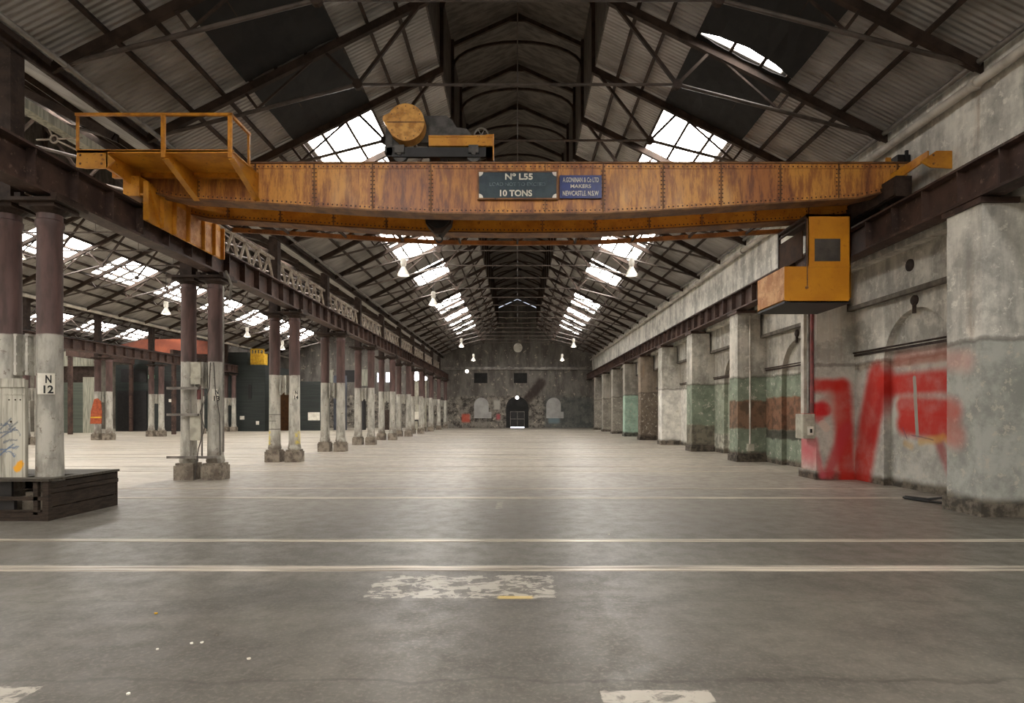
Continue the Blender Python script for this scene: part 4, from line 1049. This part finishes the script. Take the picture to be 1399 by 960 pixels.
# ------------------------------------------------------------------ end wall features
YF = YE
def arch_poly(x0, x1, z0, zs, n=14):
    c, r = (x0 + x1) / 2, (x1 - x0) / 2
    return [(x0, z0), (x1, z0)] + [(c + r * math.cos(PI * i / n), zs + r * math.sin(PI * i / n)) for i in range(n + 1)]
m = MB(); m.prism(arch_poly(-1.25, 1.2, 0, 2.2), 'Y', YF - .06, YF - .001); d = struct(m, 'door_1', M['cover'])
m = MB(); m.box(-.8, YF - .1, .12, .75, YF - .06, 1.75); m.build('door_leaf', M['black'], d)
m = MB()
for x in (-.8, -.03, .72): m.box(x, YF - .13, .1, x + .04, YF - .1, 1.78)
for z in (.1, .95, 1.74): m.box(-.8, YF - .13, z, .76, YF - .1, z + .05)
m.build('gate_frame', M['pipe_grey'], d)
m = MB(); m.box(-.78, YF - .1, .01, .74, YF - .07, .12); m.build('daylight_gap', M['winlit'], d)
for i, (x0, lab) in enumerate(((-4.75, ''), (3.15, ''))):
    m = MB(); m.prism(arch_poly(x0, x0 + 1.6, 1.05, 2.5), 'Y', YF - .05, YF - .001); m.box(x0 + 1.5, YF - .05, 1.05, x0 + 1.9, YF - .001, 1.75); o = struct(m, 'window_%d' % (nwin + 1 + i), pm('boarded_window_%d' % i, (168, 166, 162), (150, 148, 144), 1))
for i, x0 in enumerate((-4.75, -.4)):
    m = MB(); m.box(x0, YF - .04, 4.9, x0 + 1.45, YF - .001, 6.0); struct(m, 'window_%d' % (nwin + 3 + i), M['cover'])
m = MB(); m.box(-8.2, YF - .25, 6.35, 8.2, YF - .001, 6.65); tag(m.build('tie_beam', M['pipe_grey']), 'grey beam across the end wall above the dark windows', 'beam')
fan = thing('wall_fan', 'round white fan high on the gable of the end wall', 'fan', (0.05, YF - .1, 8.75))
m = MB(); m.lathe([(.42, -.1), (.5, -.1), (.5, 0), (.42, 0)], (.05, YF - .03, 8.75), 20, 'Y'); m.build('ring', M['white'], fan)
m = MB()
for a in range(0, 360, 120): m.beam((.05, YF - .09, 8.75), (.05 + .4 * math.cos(math.radians(a + 30)), YF - .09, 8.75 + .4 * math.sin(math.radians(a + 30))), .02, .3, (0, 0, 1) if a != 60 else (1, 0, 0))
m.lathe([(.14, -.12), (.14, -.05)], (.05, YF - .03, 8.75), 12, 'Y'); m.build('blades', M['white'], fan)
for px_, py_, lab in ((706.5, 543, 'round white bulkhead lamp above the arched door in the end wall'), (638, 507, 'round white bulkhead lamp under the beam at the left of the end wall')):
    x, z = (px_ - 707) * (YF - .1) / F, H0 + (563 - py_) * (YF - .1) / F
    r = thing('bulkhead_lamp', lab, 'lamp', (x, YF - .1, z)); m = MB(); m.lathe([(.02, -.2), (.16, -.14), (.19, -.08)], (x, YF - .06, z), 12, 'Y'); m.build('glass', M['lamp'], r)
    m = MB(); m.lathe([(.2, -.08), (.2, .06)], (x, YF - .06, z), 12, 'Y'); m.build('back', M['iron'], r)
# aisle end wall: windows and floodlights
for i, (x0, x1, z0, z1, mt) in enumerate(((-15.35, -14.7, 5.0, 6.0, 'winlit'), (-14.4, -13.5, 5.0, 6.05, 'winlit'), (-19.3, -17.6, 5.0, 6.3, 'black'), (-17.4, -16.0, 4.6, 6.4, 'pale_sheet'), (-21.5, -20.2, 4.4, 6.3, 'pale_sheet'))):
    m = MB(); m.box(x0, YF - .05, z0, x1, YF - .001, z1); struct(m, 'window_%d' % (nwin + 5 + i), M[mt])
for i, (px_, py_, Y, r_, lab) in enumerate(((569, 514, 58, .42, 'large glaring floodlight in the left aisle beside the tall post'), (581, 517, 60, .2, 'small floodlight to the right of the large glaring one'))):
    x, z = (px_ - 707) * Y / F, H0 + (563 - py_) * Y / F
    r = thing('floodlight', lab, 'floodlight', (x, Y, z - .8 if i else 0)); m = MB(); m.lathe([(.05, -.12), (r_, -.1), (r_, -.02)], (x, Y, z), 16, 'Y'); m.build('lens', M['led'], r)
    m = MB(); m.lathe([(r_ * 1.05, -.04), (r_ * 1.05, .1), (r_ * .5, .25)], (x, Y, z), 16, 'Y'); m.build('housing', M['iron'], r)
    m = MB(); m.box(x - .2 if not i else x - .06, Y + .2, 0, x + .3 if not i else x + .06, Y + .4, z); m.build('post', M['greybox'], r)
r = thing('junction_cabinet', 'small white cabinet on legs in front of the floodlight post', 'cabinet', (-9.7, 57.4, 0))
m = MB(); m.box(-10.1, 57.2, 1.0, -9.3, 57.6, 1.75); m.build('box', M['white'], r); m = MB(); m.box(-10.0, 57.3, 0, -9.92, 57.5, 1.0); m.box(-9.48, 57.3, 0, -9.4, 57.5, 1.0); m.box(-9.95, 57.25, .85, -9.4, 57.55, 1.0); m.build('stand', M['black'], r)

# ------------------------------------------------------------------ pendant lamps
def lamp_proto():
    r = thing('pendant_lamp', '', 'lamp', (0, 0, 0))
    m = MB(); m.lathe([(.05, .6), (.1, .58), (.1, .36), (.07, .3)], c=(0, 0, 0), n=14); m.build('ballast', M['enamel_lamp'], r, True, True)
    m = MB(); m.lathe([(.07, .3), (.11, .2), (.18, .08), (.21, 0), (.19, 0), (.1, .2)], n=18); m.build('shade', M['enamel_lamp'], r, True, True)
    m = MB(); m.lathe([(.02, -.02), (.1, 0), (.17, .03)], c=(0, 0, 0), n=14); m.build('bulb', M['lamp'], r, True, True)
    m = MB(); m.tube((0, 0, .6), (0, 0, 2.45), .012, 6); m.build('cord', M['black'], r, True)
    return r
LP = lamp_proto()
lamps = [((-3.86, 20.4, 6.32), 'white bell lamp left under the nave roof, nearest behind the crane'), ((3.86, 20.4, 6.32), 'white bell lamp right under the nave roof, nearest behind the crane'),
         ((-3.7, 26.5, 6.4), 'white bell lamp left under the nave roof, second behind the crane'),
         ((-4.0, 43.0, 6.35), 'white bell lamp left under the nave roof, third behind the crane'), ((4.0, 43.0, 6.35), 'white bell lamp right under the nave roof, second behind the crane'),
         ((-3.85, 52.7, 6.2), 'white bell lamp left under the nave roof, last before the end wall'), ((3.9, 52.7, 6.2), 'white bell lamp right under the nave roof, last before the end wall'),
         ((-16.5, 28.3, 6.3), 'white bell lamp in the left aisle, the largest one there'), ((-16.5, 36.8, 6.3), 'white bell lamp in the left aisle, second largest'), ((-16.5, 42.3, 6.1), 'white bell lamp in the left aisle, smallest and furthest'),
         ((-16.9, 20.4, 6.9), 'white bell lamp in the left aisle between the two nearest columns')]
for loc, lab in lamps: put_col(LP, loc, lab, 'pendant bell lamps')

# ------------------------------------------------------------------ far left: enclosures
def fx(px, Y): return (px - 707) * Y / F
def fz(py, Y): return H0 + (563 - py) * Y / F
EN = thing('clad_enclosure', 'long black clad enclosure across the left aisles with dark openings', 'enclosure', (-30, 54, 0))
m = MB(); m.box(-36.0, 54.0, 0, -22.6, 60, 5.95)
for k in range(23): m.box(-36.02, 53.98, .25 + .25 * k, -22.58, 54.0, .265 + .25 * k)
m.build('walls', M['bk_green'], EN)
m = MB(); m.box(fx(165, 53.9), 53.93, fz(522, 54), fx(200, 53.9), 53.99, fz(504, 54)); m.build('high_window', M['black'], EN)
m = MB(); m.box(fx(160, 53.9), 53.93, 0, fx(200, 53.9), 53.99, 3.6); m.build('door', M['black'], EN)
m = MB(); m.box(fx(223, 53.9), 53.93, 0, fx(248, 53.9), 53.99, fz(520, 54)); m.build('door', M['black'], EN)
m = MB(); m.box(fx(339, 53.9), 53.93, fz(545, 54), fx(343, 53.9), 53.99, fz(525, 54)); m.build('vent_slot', M['black'], EN)
m = MB(); m.box(-34.5, 54.3, 5.95, -24.3, 60, 7.1); m.build('upper_box', M['bk_green'], EN)
def small(px0, px1, py0, py1, Y, mt, name, lab, cat, d=.05):
    mm = MB(); mm.box(fx(px0, Y), Y - d, 0 if d > .2 else fz(py1, Y), fx(px1, Y), Y, fz(py0, Y)); return tag(mm.build(name, M[mt]), lab, cat)
small(328, 334, 568, 573, 53.96, 'white', 'wall_notice', 'small white notice on the black enclosure near its right end', 'notice')
small(350, 354, 575, 580, 53.96, 'white', 'wall_socket', 'tiny white socket low on the black enclosure', 'socket')
small(231, 239, 545, 549, 53.93, 'white', 'door_plate', 'small white plate on the dark doors of the black enclosure', 'plate')
small(203, 211, 512, 517, 53.9, 'exit', 'exit_sign', 'small glowing green exit sign high on the black enclosure', 'sign')
E2 = thing('dark_partition', 'dark green partition with a white notice board, right of the yellow-scuffed columns', 'partition', (-19, 56, 0))
m = MB(); m.box(-22.5, 56, 0, -17.9, 57.5, fz(521, 56))
for k in range(17): m.box(-22.5, 55.98, .25 + .25 * k, -17.9, 56.0, .265 + .25 * k)
m.build('panel', M['bk_green'], E2)
m = MB(); m.box(fx(379, 56), 55.95, 0, fx(396, 56), 55.99, 4.0); m.build('door', M['brown'], E2)
small(421, 437, 563, 574, 55.98, 'white', 'notice_board', 'white notice board on the dark green partition', 'notice board')
small(457, 474, 513, 587, 57.5, 'bk_blue', 'blue_partition', 'narrow blue grey panel standing between the fourth and fifth column pairs', 'partition', .3)
small(490, 500, 540, 585, 58.5, 'black', 'dark_locker', 'tall dark locker seen between two columns down the left aisle', 'locker', .6)
small(523, 533, 560, 585, 59.0, 'iron', 'tool_trolley', 'dark shelved cart glimpsed behind columns in the left aisle', 'cart', .6)
RD = thing('roller_shutter', 'grey green roller shutter at far left with pale sheeting above', 'shutter', (-38, 50, 0))
Y = 50.0
m = MB(); m.box(fx(60, Y), Y - .04, 0, fx(114, Y), Y + .04, fz(523, Y))
for k in range(28): m.box(fx(60, Y), Y - .06, .05 + .15 * k, fx(114, Y), Y - .04, .12 + .15 * k)
m.build('curtain', M['shutter'], RD)
m = MB(); m.box(fx(60, Y), Y - .06, fz(500, Y), fx(129, Y), Y + .06, fz(480, Y))
for k in range(16): m.box(fx(60, Y) + .27 * k, Y - .1, fz(500, Y), fx(60, Y) + .12 + .27 * k, Y - .06, fz(480, Y))
m.build('sheeting', M['pale_sheet'], RD)
m = MB(); m.box(fx(114, Y), Y - .06, 0, fx(130, Y), Y + .06, fz(515, Y)); m.build('jamb', M['pale_sheet'], RD)
m = MB(); m.box(fx(60, Y), Y + .3, fz(523, Y), fx(132, Y), Y + .5, fz(500, Y)); m.build('soffit', M['iron'], RD)
OG = thing('orange_crane', 'orange crane girder beyond the column row in the outermost aisle', 'crane', (-29, 52.5, 6.5))
m = MB(); m.prism([(-34.6, 7.1), (-33.2, 6.85), (-26.3, 6.75), (-26.2, 7.75), (-28.4, 8.05), (-32.4, 8.05), (-34.6, 7.5)], 'Y', 52.3, 52.7); m.build('girder', M['orange'], OG)
for x in (-34.5, -26.55):
    m = MB(); m.box(x, 51.6, 6.5, x + .3, 53.4, 6.85); m.build('end_carriage', M['orange'], OG)
for x in (-34.35, -26.4):
    r = thing('support_girder', 'dark girder on posts under the %s end of the orange crane' % ('far' if x < -30 else 'near'), 'girder', (x, 48, 0))
    m = MB(); m.box(x - .12, 46, 6.0, x + .12, 53.9, 6.49); m.build('web', M['rail_girder'], r)
    for yy in (46.3, 53.6):
        m = MB(); m.box(x - .12, yy - .12, 0, x + .12, yy + .12, 6.0); m.build('leg', M['rail_girder'], r)
YC = thing('yellow_cage', 'yellow barred cage on top of the black enclosure', 'cage', (-23.6, 54.6, 5.95))
Y = 54.2
m = MB()
for px_ in (342, 346, 350, 354, 359): m.box(fx(px_, Y), Y, 5.96, fx(px_, Y) + .12, Y + .08, 7.4)
m.box(fx(342, Y), Y, 5.96, fx(361, Y), Y + .08, 6.08); m.box(fx(342, Y), Y, 7.3, fx(361, Y), Y + .08, 7.42); m.build('bars', M['yellow_mesh'], YC)
m = MB(); m.box(fx(343, Y), Y + .1, 5.96, fx(360, Y), Y + .9, 7.0); m.build('panel', M['yellow_mesh'], YC)
# hi-vis vest-like orange bag strapped on a far column
HV = thing('hanging_vest', 'orange high-visibility vest hung on a column across the left aisle', 'vest', (-25.470, 35.9, 1.6))
yv = [y for y in CY3 if abs(y - 37) < 1.3][0]
m = MB(); m.prism([(-25.970, 1.75), (-26.020, 1.0), (-25.340, 1.0), (-25.320, 1.7), (-25.380, 2.35), (-25.570, 2.55), (-25.770, 2.5)], 'Y', yv - .36, yv - .3); m.build('cloth', M['hivis'], HV)
m = MB(); m.box(-26.000, yv - .37, 1.35, -25.320, yv - .36, 1.43); m.build('band', M['yellow_mesh'], HV)

# ------------------------------------------------------------------ light and camera
w = bpy.data.worlds.new('sky'); S.world = w; w.use_nodes = True
w.node_tree.nodes['Background'].inputs[0].default_value = (.75, .82, .95, 1); w.node_tree.nodes['Background'].inputs[1].default_value = .8

cam = bpy.data.cameras.new('camera'); co = bpy.data.objects.new('camera', cam); COL.objects.link(co)
co.location = (0, 0, H0); co.rotation_euler = (PI / 2, 0, 0)
cam.sensor_fit = 'HORIZONTAL'; cam.sensor_width = 36; cam.lens = F / 1399 * 36
cam.shift_x = -7.5 / 1399; cam.shift_y = 83 / 1399; cam.clip_start = .05; cam.clip_end = 300
S.camera = co
vs = S.view_settings; vs.view_transform = 'Standard'; vs.look = 'None'; vs.gamma = 1; vs.exposure = 0.22; vs.use_curve_mapping = False
S.cycles.use_denoising = True; S.cycles.max_bounces = 8; S.cycles.diffuse_bounces = 5; S.cycles.sample_clamp_indirect = 8
